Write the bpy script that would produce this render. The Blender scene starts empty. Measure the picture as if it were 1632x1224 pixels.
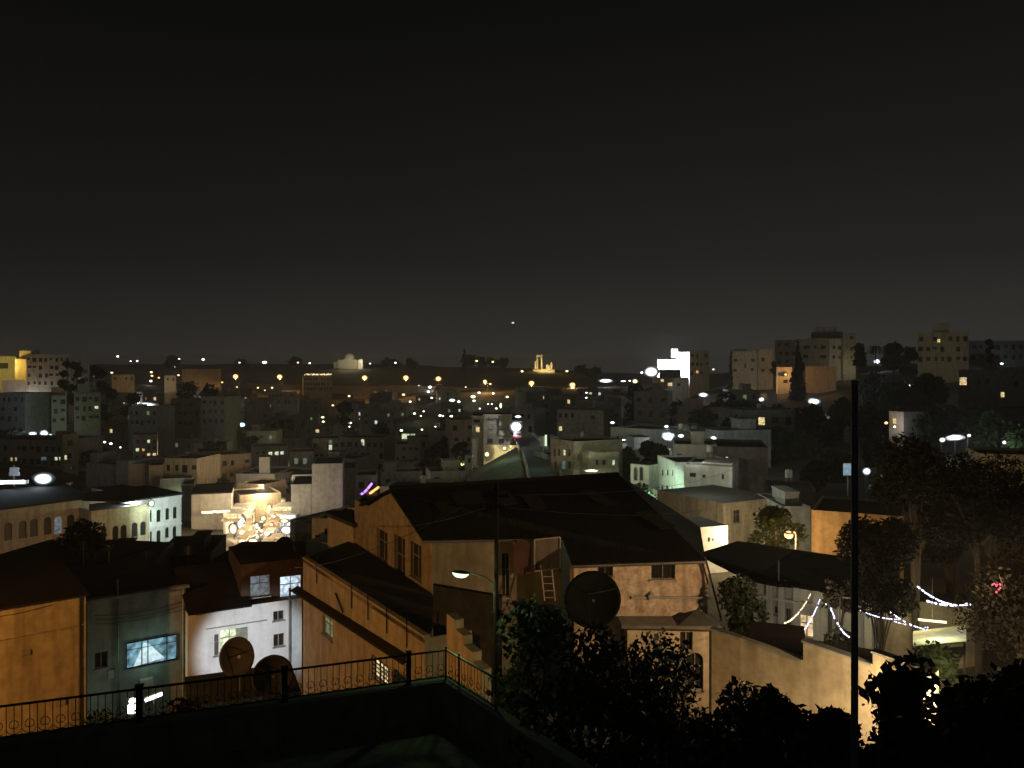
import bpy, math, random
from mathutils import Vector, Matrix
random.seed(11)
HAZE = 0.0004
scn = bpy.context.scene
col = scn.collection
F0 = 1300.0      # focal length in photo pixels (1632 wide)
HZ = 585.0       # horizon row
# ------------------------------------------------------------------ camera
cam_data = bpy.data.cameras.new("camera")
cam = bpy.data.objects.new("camera", cam_data)
col.objects.link(cam)
cam_data.sensor_width = 36.0
cam_data.lens = 36.0 * F0 / 1632.0
cam.location = (0, 0, 0)
cam.rotation_euler = (math.radians(90), 0, 0)
cam_data.shift_y = -(612.0 - HZ) / 1632.0
cam_data.clip_start = 0.1
cam_data.clip_end = 8000
scn.camera = cam
# ------------------------------------------------------------------ view / engine
scn.view_settings.view_transform = 'Standard'
scn.view_settings.look = 'None'
scn.view_settings.exposure = 0.0
scn.view_settings.gamma = 1.0
scn.render.engine = 'CYCLES'
cy = scn.cycles
cy.use_light_tree = True
cy.use_denoising = True
try:
    cy.denoiser = 'OPENIMAGEDENOISE'
except Exception:
    pass
cy.max_bounces = 4
cy.diffuse_bounces = 2
cy.glossy_bounces = 2
cy.transparent_max_bounces = 6
cy.caustics_reflective = False
cy.caustics_refractive = False
cy.sample_clamp_indirect = 2.0
# ------------------------------------------------------------------ world: night sky over a lit city
world = bpy.data.worlds.new("World")
scn.world = world
world.use_nodes = True
wn = world.node_tree.nodes; wl = world.node_tree.links
wn.clear()
wo = wn.new('ShaderNodeOutputWorld'); wb = wn.new('ShaderNodeBackground')
tc = wn.new('ShaderNodeTexCoord'); sep = wn.new('ShaderNodeSeparateXYZ')
wl.new(tc.outputs['Generated'], sep.inputs[0])
rmp = wn.new('ShaderNodeValToRGB')
mr = wn.new('ShaderNodeMapRange')
mr.inputs['From Min'].default_value = -0.02; mr.inputs['From Max'].default_value = 0.5
wl.new(sep.outputs['Z'], mr.inputs['Value'])
nz = wn.new('ShaderNodeTexNoise'); nz.inputs['Scale'].default_value = 2.2; nz.inputs['Detail'].default_value = 3
wl.new(tc.outputs['Generated'], nz.inputs['Vector'])
na = wn.new('ShaderNodeMath'); na.operation = 'MULTIPLY_ADD'; na.inputs[1].default_value = 0.10; na.inputs[2].default_value = -0.05
wl.new(nz.outputs['Fac'], na.inputs[0])
nb = wn.new('ShaderNodeMath'); nb.operation = 'ADD'
wl.new(mr.outputs['Result'], nb.inputs[0]); wl.new(na.outputs[0], nb.inputs[1])
wl.new(nb.outputs[0], rmp.inputs[0])
cr = rmp.color_ramp
cr.elements[0].position = 0.0; cr.elements[0].color = (.028, .0268, .0240, 1)
cr.elements[1].position = 1.0; cr.elements[1].color = (.0022, .0022, .0024, 1)
for p, c in ((.10, (.0228, .0217, .0195, 1)), (.28, (.0125, .0120, .0110, 1)), (.52, (.0078, .0074, .0068, 1)), (.78, (.0040, .0039, .0038, 1))):
    e = cr.elements.new(p); e.color = c
gx = wn.new('ShaderNodeMapRange'); gx.inputs['From Min'].default_value = -.7; gx.inputs['From Max'].default_value = .35; gx.inputs['To Min'].default_value = .72; gx.inputs['To Max'].default_value = 1.25
wl.new(sep.outputs['X'], gx.inputs['Value'])
sm = wn.new('ShaderNodeVectorMath'); sm.operation = 'SCALE'; wl.new(rmp.outputs[0], sm.inputs[0]); wl.new(gx.outputs['Result'], sm.inputs['Scale'])
wl.new(sm.outputs[0], wb.inputs[0])
wb.inputs[1].default_value = 1.0
wl.new(wb.outputs[0], wo.inputs[0])

# ------------------------------------------------------------------ faint broad fill added to lift the facades, in place of city glow
sd = bpy.data.lights.new("fill_sun", 'SUN'); sd.energy = 0.036; sd.angle = math.radians(60); sd.color = (.90, 1.0, .88)
so = bpy.data.objects.new("fill_sun", sd); col.objects.link(so)
so.rotation_euler = (math.radians(62), 0, math.radians(-25))
# ================================================================== helpers
def P(px, py, Y):
    """a point of the place seen at photo pixel px,py and Y metres ahead"""
    return Vector(((px - 816.0) * Y / F0, Y, -(py - HZ) * Y / F0))
def X(px, Y): return (px - 816.0) * Y / F0
def Z(py, Y): return -(py - HZ) * Y / F0

class MB:
    def __init__(s): s.v = []; s.f = []; s.smooth = False
    def add(s, vs, fs):
        b = len(s.v); s.v += [tuple(v) for v in vs]; s.f += [tuple(i + b for i in f) for f in fs]; return s
    def poly(s, pts): return s.add(pts, [tuple(range(len(pts)))])
    def box(s, c, d, rz=0.0, M=None):
        hx, hy, hz = d[0] / 2, d[1] / 2, d[2] / 2
        vs = [Vector((x, y, z)) for x in (-hx, hx) for y in (-hy, hy) for z in (-hz, hz)]
        R = Matrix.Rotation(rz, 3, 'Z') if M is None else M
        vs = [R @ v + Vector(c) for v in vs]
        return s.add(vs, [(0, 1, 3, 2), (4, 6, 7, 5), (0, 4, 5, 1), (2, 3, 7, 6), (0, 2, 6, 4), (1, 5, 7, 3)])
    def bar(s, a, b, w, h=None):
        """square bar between two points"""
        a = Vector(a); b = Vector(b); h = h or w
        d = b - a; L = d.length
        if L < 1e-6: return s
        d.normalize()
        up = Vector((0, 0, 1)) if abs(d.z) < .95 else Vector((0, 1, 0))
        sx = d.cross(up).normalized(); sz = sx.cross(d).normalized()
        vs = []
        for t in (a, b):
            for i, j in ((-1, -1), (1, -1), (1, 1), (-1, 1)):
                vs.append(t + sx * (w / 2 * i) + sz * (h / 2 * j))
        return s.add(vs, [(0, 1, 2, 3), (7, 6, 5, 4), (0, 4, 5, 1), (1, 5, 6, 2), (2, 6, 7, 3), (3, 7, 4, 0)])
    def tube(s, pts, r, n=8, r1=None, cap=True):
        pts = [Vector(p) for p in pts]; m = len(pts); vs = []; fs = []
        r1 = r if r1 is None else r1
        for i, p in enumerate(pts):
            d = (pts[min(i + 1, m - 1)] - pts[max(i - 1, 0)]).normalized()
            up = Vector((0, 0, 1)) if abs(d.z) < .9 else Vector((1, 0, 0))
            a = d.cross(up).normalized(); b = a.cross(d).normalized()
            rr = r + (r1 - r) * i / max(1, m - 1)
            for k in range(n):
                t = 2 * math.pi * k / n
                vs.append(p + a * (rr * math.cos(t)) + b * (rr * math.sin(t)))
        for i in range(m - 1):
            for k in range(n):
                fs.append((i * n + k, i * n + (k + 1) % n, (i + 1) * n + (k + 1) % n, (i + 1) * n + k))
        if cap: fs += [tuple(range(n))[::-1], tuple(range((m - 1) * n, m * n))]
        return s.add(vs, fs)
    def lathe(s, prof, c, n=16, M=None):
        vs = []; fs = []; c = Vector(c); m = len(prof)
        for r, z in prof:
            for k in range(n):
                t = 2 * math.pi * k / n
                v = Vector((r * math.cos(t), r * math.sin(t), z))
                vs.append((M @ v if M else v) + c)
        for i in range(m - 1):
            for k in range(n):
                fs.append((i * n + k, i * n + (k + 1) % n, (i + 1) * n + (k + 1) % n, (i + 1) * n + k))
        if prof[0][0] > 1e-4: fs.append(tuple(range(n))[::-1])
        if prof[-1][0] > 1e-4: fs.append(tuple(range((m - 1) * n, m * n)))
        return s.add(vs, fs)
    def ball(s, c, r, n=10, sc=(1, 1, 1)):
        prof = [(max(1e-3, r * math.sin(math.pi * i / (n // 2 + 2))), -r * math.cos(math.pi * i / (n // 2 + 2))) for i in range(n // 2 + 3)]
        M = Matrix.Diagonal(sc).to_3x3() if len(sc) == 3 else None
        return s.lathe(prof, c, n, M)
    def prism(s, poly, z0, z1):
        n = len(poly)
        vs = [(p[0], p[1], z0) for p in poly] + [(p[0], p[1], z1) for p in poly]
        fs = [tuple(range(n))[::-1], tuple(range(n, 2 * n))] + [(i, (i + 1) % n, n + (i + 1) % n, n + i) for i in range(n)]
        return s.add(vs, fs)
    def slab(s, pts, t):
        """polygon thickened downward by t"""
        n = len(pts); pts = [Vector(p) for p in pts]
        vs = pts + [p - Vector((0, 0, t)) for p in pts]
        fs = [tuple(range(n)), tuple(range(n, 2 * n))[::-1]] + [(i, n + i, n + (i + 1) % n, (i + 1) % n) for i in range(n)]
        return s.add(vs, fs)
    def build(s, name, m, parent=None, smooth=False, origin=None):
        me = bpy.data.meshes.new(name)
        o3 = Vector(origin) if origin is not None else None
        if o3 is not None:
            s.v = [tuple(Vector(v) - o3) for v in s.v]
        me.from_pydata(s.v, [], s.f); me.update()
        if m: me.materials.append(m)
        if smooth:
            me.polygons.foreach_set('use_smooth', [True] * len(me.polygons))
        o = bpy.data.objects.new(name, me); col.objects.link(o)
        if o3 is not None: o.location = o3
        if parent is not None:
            o.parent = parent
            o.location = (o3 if o3 is not None else Vector((0, 0, 0))) - Vector(parent.location)
        return o
def tag(o, label=None, cat=None, group=None, kind=None):
    if label: o['label'] = label
    if cat: o['category'] = cat
    if group: o['group'] = group
    if kind: o['kind'] = kind
    return o
def thing(name, label, cat, loc=(0, 0, 0), group=None):
    o = bpy.data.objects.new(name, None); col.objects.link(o); o.location = loc
    o.empty_display_size = .3
    return tag(o, label, cat, group)
def struct(name, mb, m, smooth=False):
    o = mb.build(name, m, smooth=smooth); o['kind'] = 'structure'; return o

# ------------------------------------------------------------------ materials
MATS = {}
def mat(name, c, rough=.9, var=.25, scale=1.2, bump=.15, metal=0.0, brick=None, stain=.35, wave=None, spec=.3):
    if name in MATS: return MATS[name]
    m = bpy.data.materials.new(name); m.use_nodes = True
    n = m.node_tree.nodes; l = m.node_tree.links; b = n['Principled BSDF']
    b.inputs['Roughness'].default_value = rough; b.inputs['Metallic'].default_value = metal
    b.inputs['Specular IOR Level'].default_value = spec
    t = n.new('ShaderNodeTexCoord')
    n1 = n.new('ShaderNodeTexNoise'); n1.inputs['Scale'].default_value = scale; n1.inputs['Detail'].default_value = 6; n1.inputs['Roughness'].default_value = .65
    l.new(t.outputs['Object'], n1.inputs['Vector'])
    mx = n.new('ShaderNodeMix'); mx.data_type = 'RGBA'
    mx.inputs[6].default_value = (c[0] * (1 - var), c[1] * (1 - var), c[2] * (1 - var), 1)
    mx.inputs[7].default_value = (min(1, c[0] * (1 + var * .6)), min(1, c[1] * (1 + var * .6)), min(1, c[2] * (1 + var * .6)), 1)
    rp = n.new('ShaderNodeValToRGB'); rp.color_ramp.elements[0].position = .35; rp.color_ramp.elements[1].position = .65
    l.new(n1.outputs['Fac'], rp.inputs[0]); l.new(rp.outputs[0], mx.inputs[0])
    out = mx.outputs[2]; hgt = n1.outputs['Fac']
    if stain:
        mp = n.new('ShaderNodeMapping'); mp.inputs['Scale'].default_value = (1.6, 1.6, .22)
        l.new(t.outputs['Object'], mp.inputs[0])
        n2 = n.new('ShaderNodeTexNoise'); n2.inputs['Scale'].default_value = 1.1; n2.inputs['Detail'].default_value = 8
        l.new(mp.outputs[0], n2.inputs['Vector'])
        r2 = n.new('ShaderNodeValToRGB'); r2.color_ramp.elements[0].position = .46; r2.color_ramp.elements[1].position = .72
        l.new(n2.outputs['Fac'], r2.inputs[0])
        m2 = n.new('ShaderNodeMix'); m2.data_type = 'RGBA'
        ml = n.new('ShaderNodeMath'); ml.operation = 'MULTIPLY'; ml.inputs[1].default_value = stain
        l.new(r2.outputs[0], ml.inputs[0]); l.new(ml.outputs[0], m2.inputs[0])
        l.new(out, m2.inputs[6]); m2.inputs[7].default_value = (c[0] * .35, c[1] * .33, c[2] * .3, 1)
        out = m2.outputs[2]
    if brick:
        bt = n.new('ShaderNodeTexBrick'); bt.inputs['Scale'].default_value = 1.0
        bt.inputs['Brick Width'].default_value = brick[0]; bt.inputs['Row Height'].default_value = brick[1]
        bt.inputs['Mortar Size'].default_value = .018; bt.inputs['Color1'].default_value = (1, 1, 1, 1)
        bt.inputs['Color2'].default_value = (.78, .78, .78, 1); bt.inputs['Mortar'].default_value = (.5, .5, .5, 1)
        sx = n.new('ShaderNodeSeparateXYZ'); l.new(t.outputs['Object'], sx.inputs[0])
        ad = n.new('ShaderNodeMath'); ad.operation = 'ADD'; l.new(sx.outputs['X'], ad.inputs[0]); l.new(sx.outputs['Y'], ad.inputs[1])
        cb = n.new('ShaderNodeCombineXYZ'); l.new(ad.outputs[0], cb.inputs['X']); l.new(sx.outputs['Z'], cb.inputs['Y'])
        l.new(cb.outputs[0], bt.inputs['Vector'])
        m3 = n.new('ShaderNodeMix'); m3.data_type = 'RGBA'; m3.blend_type = 'MULTIPLY'; m3.inputs[0].default_value = .75
        l.new(out, m3.inputs[6]); l.new(bt.outputs['Color'], m3.inputs[7]); out = m3.outputs[2]
    l.new(out, b.inputs['Base Color'])
    bp = n.new('ShaderNodeBump'); bp.inputs['Strength'].default_value = bump; bp.inputs['Distance'].default_value = .05
    if wave:
        w = n.new('ShaderNodeTexWave'); w.wave_type = 'BANDS'; w.bands_direction = 'X'; w.inputs['Scale'].default_value = wave
        l.new(t.outputs['Object'], w.inputs['Vector']); l.new(w.outputs['Fac'], bp.inputs['Height']); bp.inputs['Strength'].default_value = 1.0
    else:
        l.new(hgt, bp.inputs['Height'])
    l.new(bp.outputs[0], b.inputs['Normal'])
    MATS[name] = m
    return m
def emit(name, c, s, sample=False):
    if name in MATS: return MATS[name]
    m = bpy.data.materials.new(name); m.use_nodes = True
    n = m.node_tree.nodes; b = n['Principled BSDF']
    b.inputs['Base Color'].default_value = (.06, .06, .06, 1)
    b.inputs['Emission Color'].default_value = (*c, 1); b.inputs['Emission Strength'].default_value = s
    m.cycles.emission_sampling = 'AUTO' if sample else 'NONE'
    MATS[name] = m
    return m
def emit_room(name, c, s, lo=.25, scale=3.0):
    """a lit room behind glass: curtains and furniture break the light up"""
    if name in MATS: return MATS[name]
    m = emit(name, c, s); n = m.node_tree.nodes; l = m.node_tree.links; b = n['Principled BSDF']
    t = n.new('ShaderNodeTexCoord'); nn = n.new('ShaderNodeTexNoise'); nn.inputs['Scale'].default_value = scale
    l.new(t.outputs['Object'], nn.inputs['Vector'])
    mr = n.new('ShaderNodeMapRange'); mr.inputs['From Min'].default_value = .35; mr.inputs['From Max'].default_value = .65
    mr.inputs['To Min'].default_value = s * lo; mr.inputs['To Max'].default_value = s
    l.new(nn.outputs['Fac'], mr.inputs[0]); l.new(mr.outputs[0], b.inputs['Emission Strength'])
    return m
LC = {  # light colours
    'sodium': (1.0, .52, .17), 'warm': (1.0, .72, .38), 'yellow': (1.0, .80, .36), 'white': (.92, .97, 1.0),
    'blue': (.70, .86, 1.0), 'cyan': (.45, .85, 1.0), 'green': (.70, 1.0, .66), 'lime': (.86, 1.0, .60),
    'purple': (.45, .18, 1.0), 'red': (1.0, .08, .12), 'pink': (1.0, .25, .40), 'amber': (1.0, .38, .08)}
def lamp_mat(c): return emit('lamp_glow_' + c, LC[c], {'sodium': 3.0, 'warm': 3.5, 'yellow': 3.5, 'purple': 4, 'red': 4, 'pink': 3, 'amber': 3}.get(c, 8.0))
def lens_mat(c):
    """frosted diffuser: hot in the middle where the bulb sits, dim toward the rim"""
    k = 'glow_falloff_lens_' + c
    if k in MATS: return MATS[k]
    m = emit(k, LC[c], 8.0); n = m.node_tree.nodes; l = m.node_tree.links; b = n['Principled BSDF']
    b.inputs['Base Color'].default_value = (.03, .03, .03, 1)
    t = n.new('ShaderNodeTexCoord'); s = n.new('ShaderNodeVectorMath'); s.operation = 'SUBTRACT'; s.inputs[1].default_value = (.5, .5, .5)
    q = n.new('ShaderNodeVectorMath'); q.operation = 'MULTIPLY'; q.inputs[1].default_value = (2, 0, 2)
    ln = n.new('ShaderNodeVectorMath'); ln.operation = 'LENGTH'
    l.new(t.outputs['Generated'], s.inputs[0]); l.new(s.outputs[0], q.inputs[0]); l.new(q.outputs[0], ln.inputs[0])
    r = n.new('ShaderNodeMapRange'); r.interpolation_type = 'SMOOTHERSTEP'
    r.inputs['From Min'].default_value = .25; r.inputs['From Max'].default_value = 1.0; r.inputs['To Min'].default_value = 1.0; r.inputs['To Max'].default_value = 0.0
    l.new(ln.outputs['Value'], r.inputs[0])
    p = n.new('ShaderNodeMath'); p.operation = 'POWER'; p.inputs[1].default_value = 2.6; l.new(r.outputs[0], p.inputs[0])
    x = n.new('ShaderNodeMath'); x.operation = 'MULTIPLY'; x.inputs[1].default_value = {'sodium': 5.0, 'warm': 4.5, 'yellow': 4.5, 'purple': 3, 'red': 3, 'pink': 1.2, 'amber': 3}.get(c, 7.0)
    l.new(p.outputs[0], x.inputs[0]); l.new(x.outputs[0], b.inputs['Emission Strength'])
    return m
def win_mat(c): return emit_room('lit_room_' + c, LC[c], 1.25)
def dim_mat(c): return emit_room('dim_room_' + c, LC[c], .22)

STONE = mat('limestone_blocks', (.46, .42, .34), brick=(.6, .3), bump=.3)
PALE = mat('pale_plaster', (.58, .56, .50), var=.15, stain=.35)
WHITE = mat('white_plaster', (.72, .72, .72), var=.10, stain=.3, scale=2)
GREY = mat('grey_cement_render', (.33, .34, .33), var=.22, stain=.5)
DARKW = mat('dark_cement_wall', (.17, .16, .15), var=.3)
TAN = mat('tan_plaster', (.50, .42, .30), var=.2, stain=.55, scale=2.5)
OCHRE = mat('ochre_plaster', (.52, .41, .25), var=.22, stain=.6, bump=.35, scale=1.6)
ROUGHW = mat('weathered_rough_wall', (.52, .43, .34), var=.45, stain=.7, scale=3.0, bump=.6)
PINK = mat('pinkish_plaster', (.50, .44, .46), var=.12)
SHADEW = mat('shade_toned_wall', (.04, .038, .034), var=.4)  # near black colour carries the lack of light on these walls
OCH2 = mat('dim_ochre_plaster', (.42, .345, .23), var=.22, stain=.6, scale=1.8)
ROOFC = mat('roof_cement', (.05, .05, .047), var=.3)
ROOFT = mat('tar_roof', (.025, .025, .025), var=.3)
CORR = mat('corrugated_roof_sheet', (.012, .012, .013), rough=.9, spec=.1, wave=3.2, stain=.5)
CORRR = mat('rusty_corrugated_sheet', (.026, .019, .015), rough=.8, wave=3.2, stain=.6)
TILE = mat('brown_roof_tiles', (.02, .016, .014), brick=(.3, .25), bump=.5)
IRON = mat('black_iron', (.02, .02, .02), rough=.45, metal=.6, stain=0)
STEEL = mat('dull_galvanised_steel', (.22, .22, .21), rough=.5, metal=.7, stain=.2)
WOODP = mat('old_wood_pole', (.028, .022, .018), rough=.9)
GLASS = mat('dark_glass', (.015, .016, .018), rough=.45, var=.2, bump=0, stain=0, spec=.5)
SHUT = mat('dark_shutter', (.06, .05, .045), rough=.7, wave=12)
FRAME = mat('window_frame_paint', (.28, .26, .23), rough=.6, stain=.1)
DISHM = mat('backlit_dish_metal', (.05, .038, .032), rough=.8, metal=.0, stain=.4)  # dark brown holds the backlit shade of the dishes
TANKW = mat('white_tank_plastic', (.62, .62, .60), rough=.6, stain=.25)
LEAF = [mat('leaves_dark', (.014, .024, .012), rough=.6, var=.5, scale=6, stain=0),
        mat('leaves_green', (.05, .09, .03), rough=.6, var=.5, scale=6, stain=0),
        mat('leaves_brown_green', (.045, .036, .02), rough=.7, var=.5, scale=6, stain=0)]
BARK = mat('bark', (.09, .07, .05), scale=5, bump=.6)
SOIL = mat('dark_soil_and_scrub', (.075, .068, .045), scale=.15, var=.5, stain=0, bump=.5)
ASPH = mat('asphalt', (.05, .05, .052), scale=3, stain=.2)
GRASSM = mat('rough_grass', (.06, .10, .035), scale=3, var=.5, stain=0)

# ================================================================== terrain
TY = [-60, 0, 12, 20, 35, 60, 100, 150, 220, 300, 400, 520, 650, 800, 950, 1200, 1800]
TP = {  # pixel column : ground height at each distance
    0:    [-17, -17, -17, -17.5, -20.5, -23.5, -23, -24, -23, -17, -9, -6, -3, 0, 2, -5, -20],
    150:  [-17, -17, -17, -17.5, -20.5, -23.5, -24, -26, -27, -23, -15, -10, -5, 1, 3, -5, -20],
    300:  [-17, -17, -17, -17.5, -20, -24, -26, -30, -32, -32, -28, -21, -11, 0, 3.5, -5, -20],
    560:  [-17, -17, -17, -17.5, -19, -23, -27, -31, -34, -34, -31, -25, -16, -2, 4.2, -5, -20],
    850:  [-16, -16, -16, -16, -17, -18.5, -21, -24, -24, -23, -20, -15, -9, -3.5, -2.5, -6, -20],
    1000: [-16, -16, -16, -16, -17, -18, -20, -22, -21, -19, -14, -11, -9, -8, -8, -9, -20],
    1150: [-14, -14, -14, -15, -17, -18, -19, -19, -14, -7.5, -4, -5, -6, -7, -8, -9, -20],
    1400: [-9, -9, -10, -13, -16, -17, -17, -15, -10, -3, 1, 0, -3, -6, -8, -9, -20],
    1632: [-5, -5, -5.8, -9, -14, -16, -16, -12, -5, 1, 3, 2, 0, -4, -8, -9, -20]}
TK = sorted(TP)
def lerp_tab(tab, y):
    if y <= TY[0]: return tab[0]
    for i in range(len(TY) - 1):
        if y <= TY[i + 1]:
            t = (y - TY[i]) / (TY[i + 1] - TY[i]); return tab[i] * (1 - t) + tab[i + 1] * t
    return tab[-1]
def T(x, y):
    k = 816 + F0 * x / max(y, 12.0)
    if k <= TK[0]: return lerp_tab(TP[TK[0]], y)
    for a, b in zip(TK, TK[1:]):
        if k <= b:
            t = (k - a) / (b - a); return lerp_tab(TP[a], y) * (1 - t) + lerp_tab(TP[b], y) * t
    return lerp_tab(TP[TK[-1]], y)
def build_ground():
    ys = [-60, -30, 0, 6, 12, 16, 20, 25, 30, 35, 42, 50, 60, 70, 85, 100, 120, 140, 160, 190, 220, 255, 300, 340, 380, 420, 470, 520, 570, 620, 670, 720, 770, 820, 880, 950, 1050, 1200, 1500, 1800]
    ss = [-3.0, -2.2, -1.6, -1.2] + [(-1 + i / 30.0) * 1.0 for i in range(61)] + [1.2, 1.6, 2.2, 3.0]
    mb = MB(); rnd = random.Random(3)
    for y in ys:
        for s in ss:
            x = s * max(y, 40) * .8
            z = T(x, y) + rnd.uniform(-.15, .15) * min(6, max(0, y - 30) / 60)
            mb.v.append((x, y, z))
    n = len(ss)
    for i in range(len(ys) - 1):
        for j in range(n - 1):
            mb.f.append((i * n + j, i * n + j + 1, (i + 1) * n + j + 1, (i + 1) * n + j))
    struct('terrain', mb, SOIL, smooth=True)
build_ground()
def ray_ground(px, py, h=0.0, y0=60., y1=1500.):
    """distance at which the line of sight through px,py passes h above the ground"""
    y = y0; best = None
    while y < y1:
        if Z(py, y) - h <= T(X(px, y), y): return y
        y *= 1.012
    return min(y1, 900)

# ================================================================== buildings
PROTECT = []   # (px0,px1,py0,py1,Y) picture areas that filler houses must not hide
FOOT = []      # (x,y,r) ground already taken
class Face:
    """one upright wall plane: local u along it, v up, n outward"""
    def __init__(s, a, b, z0, z1):
        s.a = Vector((a[0], a[1])); s.b = Vector((b[0], b[1])); s.z0 = z0; s.z1 = z1
        d = s.b - s.a; s.L = d.length; s.d = d.normalized(); s.n = Vector((s.d.y, -s.d.x))
    def pt(s, u, z, off=0.0):
        q = s.a + s.d * u + s.n * off; return (q.x, q.y, z)
    def uv(s, px, py):
        k = (px - 816.0) / F0     # x = k*y
        # a.x+u d.x = k (a.y + u d.y)
        den = s.d.x - k * s.d.y
        u = (k * s.a.y - s.a.x) / den
        y = s.a.y + u * s.d.y
        return u, Z(py, y)
def wall_mesh(mb, fc, ops, rev=.18):
    """wall plane with real openings; ops = list of (u0,u1,z0,z1,arch)"""
    us = sorted(set([0.0, fc.L] + [o[0] for o in ops] + [o[1] for o in ops]))
    zs = sorted(set([fc.z0, fc.z1] + [o[2] for o in ops] + [o[3] for o in ops]))
    for i in range(len(us) - 1):
        um = (us[i] + us[i + 1]) / 2
        run = None
        for j in range(len(zs) - 1):
            zm = (zs[j] + zs[j + 1]) / 2
            solid = not any(o[0] < um < o[1] and o[2] < zm < o[3] for o in ops)
            if solid:
                if run is None: run = zs[j]
            if (not solid or j == len(zs) - 2) and run is not None:
                top = zs[j + 1] if solid else zs[j]
                mb.poly([fc.pt(us[i], run), fc.pt(us[i + 1], run), fc.pt(us[i + 1], top), fc.pt(us[i], top)])
                run = None
    for u0, u1, z0, z1, arch in ops:
        if arch:
            r = (u1 - u0) / 2; zc = z1 - r; um = (u0 + u1) / 2
            pts = [(um + r * math.cos(math.pi * k / 8), zc + r * math.sin(math.pi * k / 8)) for k in range(9)]
            for k in range(4):
                mb.poly([fc.pt(u1, z1), fc.pt(*pts[k]), fc.pt(*pts[k + 1])])
                mb.poly([fc.pt(u0, z1), fc.pt(*pts[k + 4]), fc.pt(*pts[k + 5])])
            path = [(u1, z0), (u1, zc)] + pts[1:-1] + [(u0, zc), (u0, z0)]
        else:
            path = [(u1, z0), (u1, z1), (u0, z1), (u0, z0)]
        for p, q in zip(path, path[1:] + path[:1]):
            mb.poly([fc.pt(*p), fc.pt(*q), fc.pt(q[0], q[1], -rev), fc.pt(p[0], p[1], -rev)])
def window(fc, o, kind, root, rev=.18, near=False, name='window'):
    u0, u1, z0, z1, arch = o
    k, c = (kind.split(':') + [None])[:2]
    m = {'dark': GLASS, 'shut': SHUT}.get(k) or (win_mat(c) if k == 'lit' else dim_mat(c))
    mb = MB()
    if arch:
        r = (u1 - u0) / 2; um = (u0 + u1) / 2; zc = z1 - r
        pts = [(u0, z0), (u1, z0)] + [(um + r * math.cos(math.pi * i / 8), zc + r * math.sin(math.pi * i / 8)) for i in range(9)]
    else:
        pts = [(u0, z0), (u1, z0), (u1, z1), (u0, z1)]
    mb.poly([fc.pt(u, z, -rev) for u, z in pts])
    w = mb.build(name, m, root, origin=fc.pt((u0 + u1) / 2, z0, -rev))
    if near:
        b = MB(); t = .05
        for p, q in (((u0, z0), (u0, z1)), ((u1, z0), (u1, z1)), ((u0, z0), (u1, z0)), ((u0, z1), (u1, z1)), (((u0 + u1) / 2, z0), ((u0 + u1) / 2, z1))):
            if arch and (p[1] == z1): continue
            b.bar(fc.pt(p[0], p[1], -rev + .04), fc.pt(q[0], q[1], -rev + .04), t)
        if z1 - z0 > 1.0: b.bar(fc.pt(u0, z0 + (z1 - z0) * .62, -rev + .04), fc.pt(u1, z0 + (z1 - z0) * .62, -rev + .04), t)
        fr = b.build('frame', FRAME, None)
        fr.parent = w; fr.location = -w.location - root.location
        sl = MB(); c0 = fc.pt((u0 + u1) / 2, z0 - .04, .04)
        sl.box(c0, (u1 - u0 + .16, .16, .07), math.atan2(fc.d.y, fc.d.x))
        s2 = sl.build('sill', FRAME, None); s2.parent = w; s2.location = -w.location - root.location
    return w
def auto_ops(fc, nc, nr, zb, rnd, w=1.1, h=1.3, margin=1.2, lit=(), fh=3.1):
    """regular grid of openings; top storey first"""
    res = []; L = fc.L
    nc = max(0, min(nc, int((L - .8) / (w + .5))))
    for r in range(nr):
        zt = fc.z1 - 1.0 - r * fh
        if zt - h < zb + .5: break
        for c in range(nc):
            u = L * (c + .5) / nc
            if rnd.random() < .12: continue
            ww = w * rnd.choice((.75, 1, 1, 1.3))
            ww = min(ww, L / nc * .7); u += rnd.uniform(-.12, .12) * L / nc
            k = 'dark' if rnd.random() < .7 else 'shut'
            hh = h * rnd.choice((.7, 1, 1, 1.25)); res.append(((u - ww / 2, u + ww / 2, zt - hh, zt, False), k))
    n = len(res)
    for q in lit:
        if n:
            i = rnd.randrange(n); res[i] = (res[i][0], q)
    return res
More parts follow.
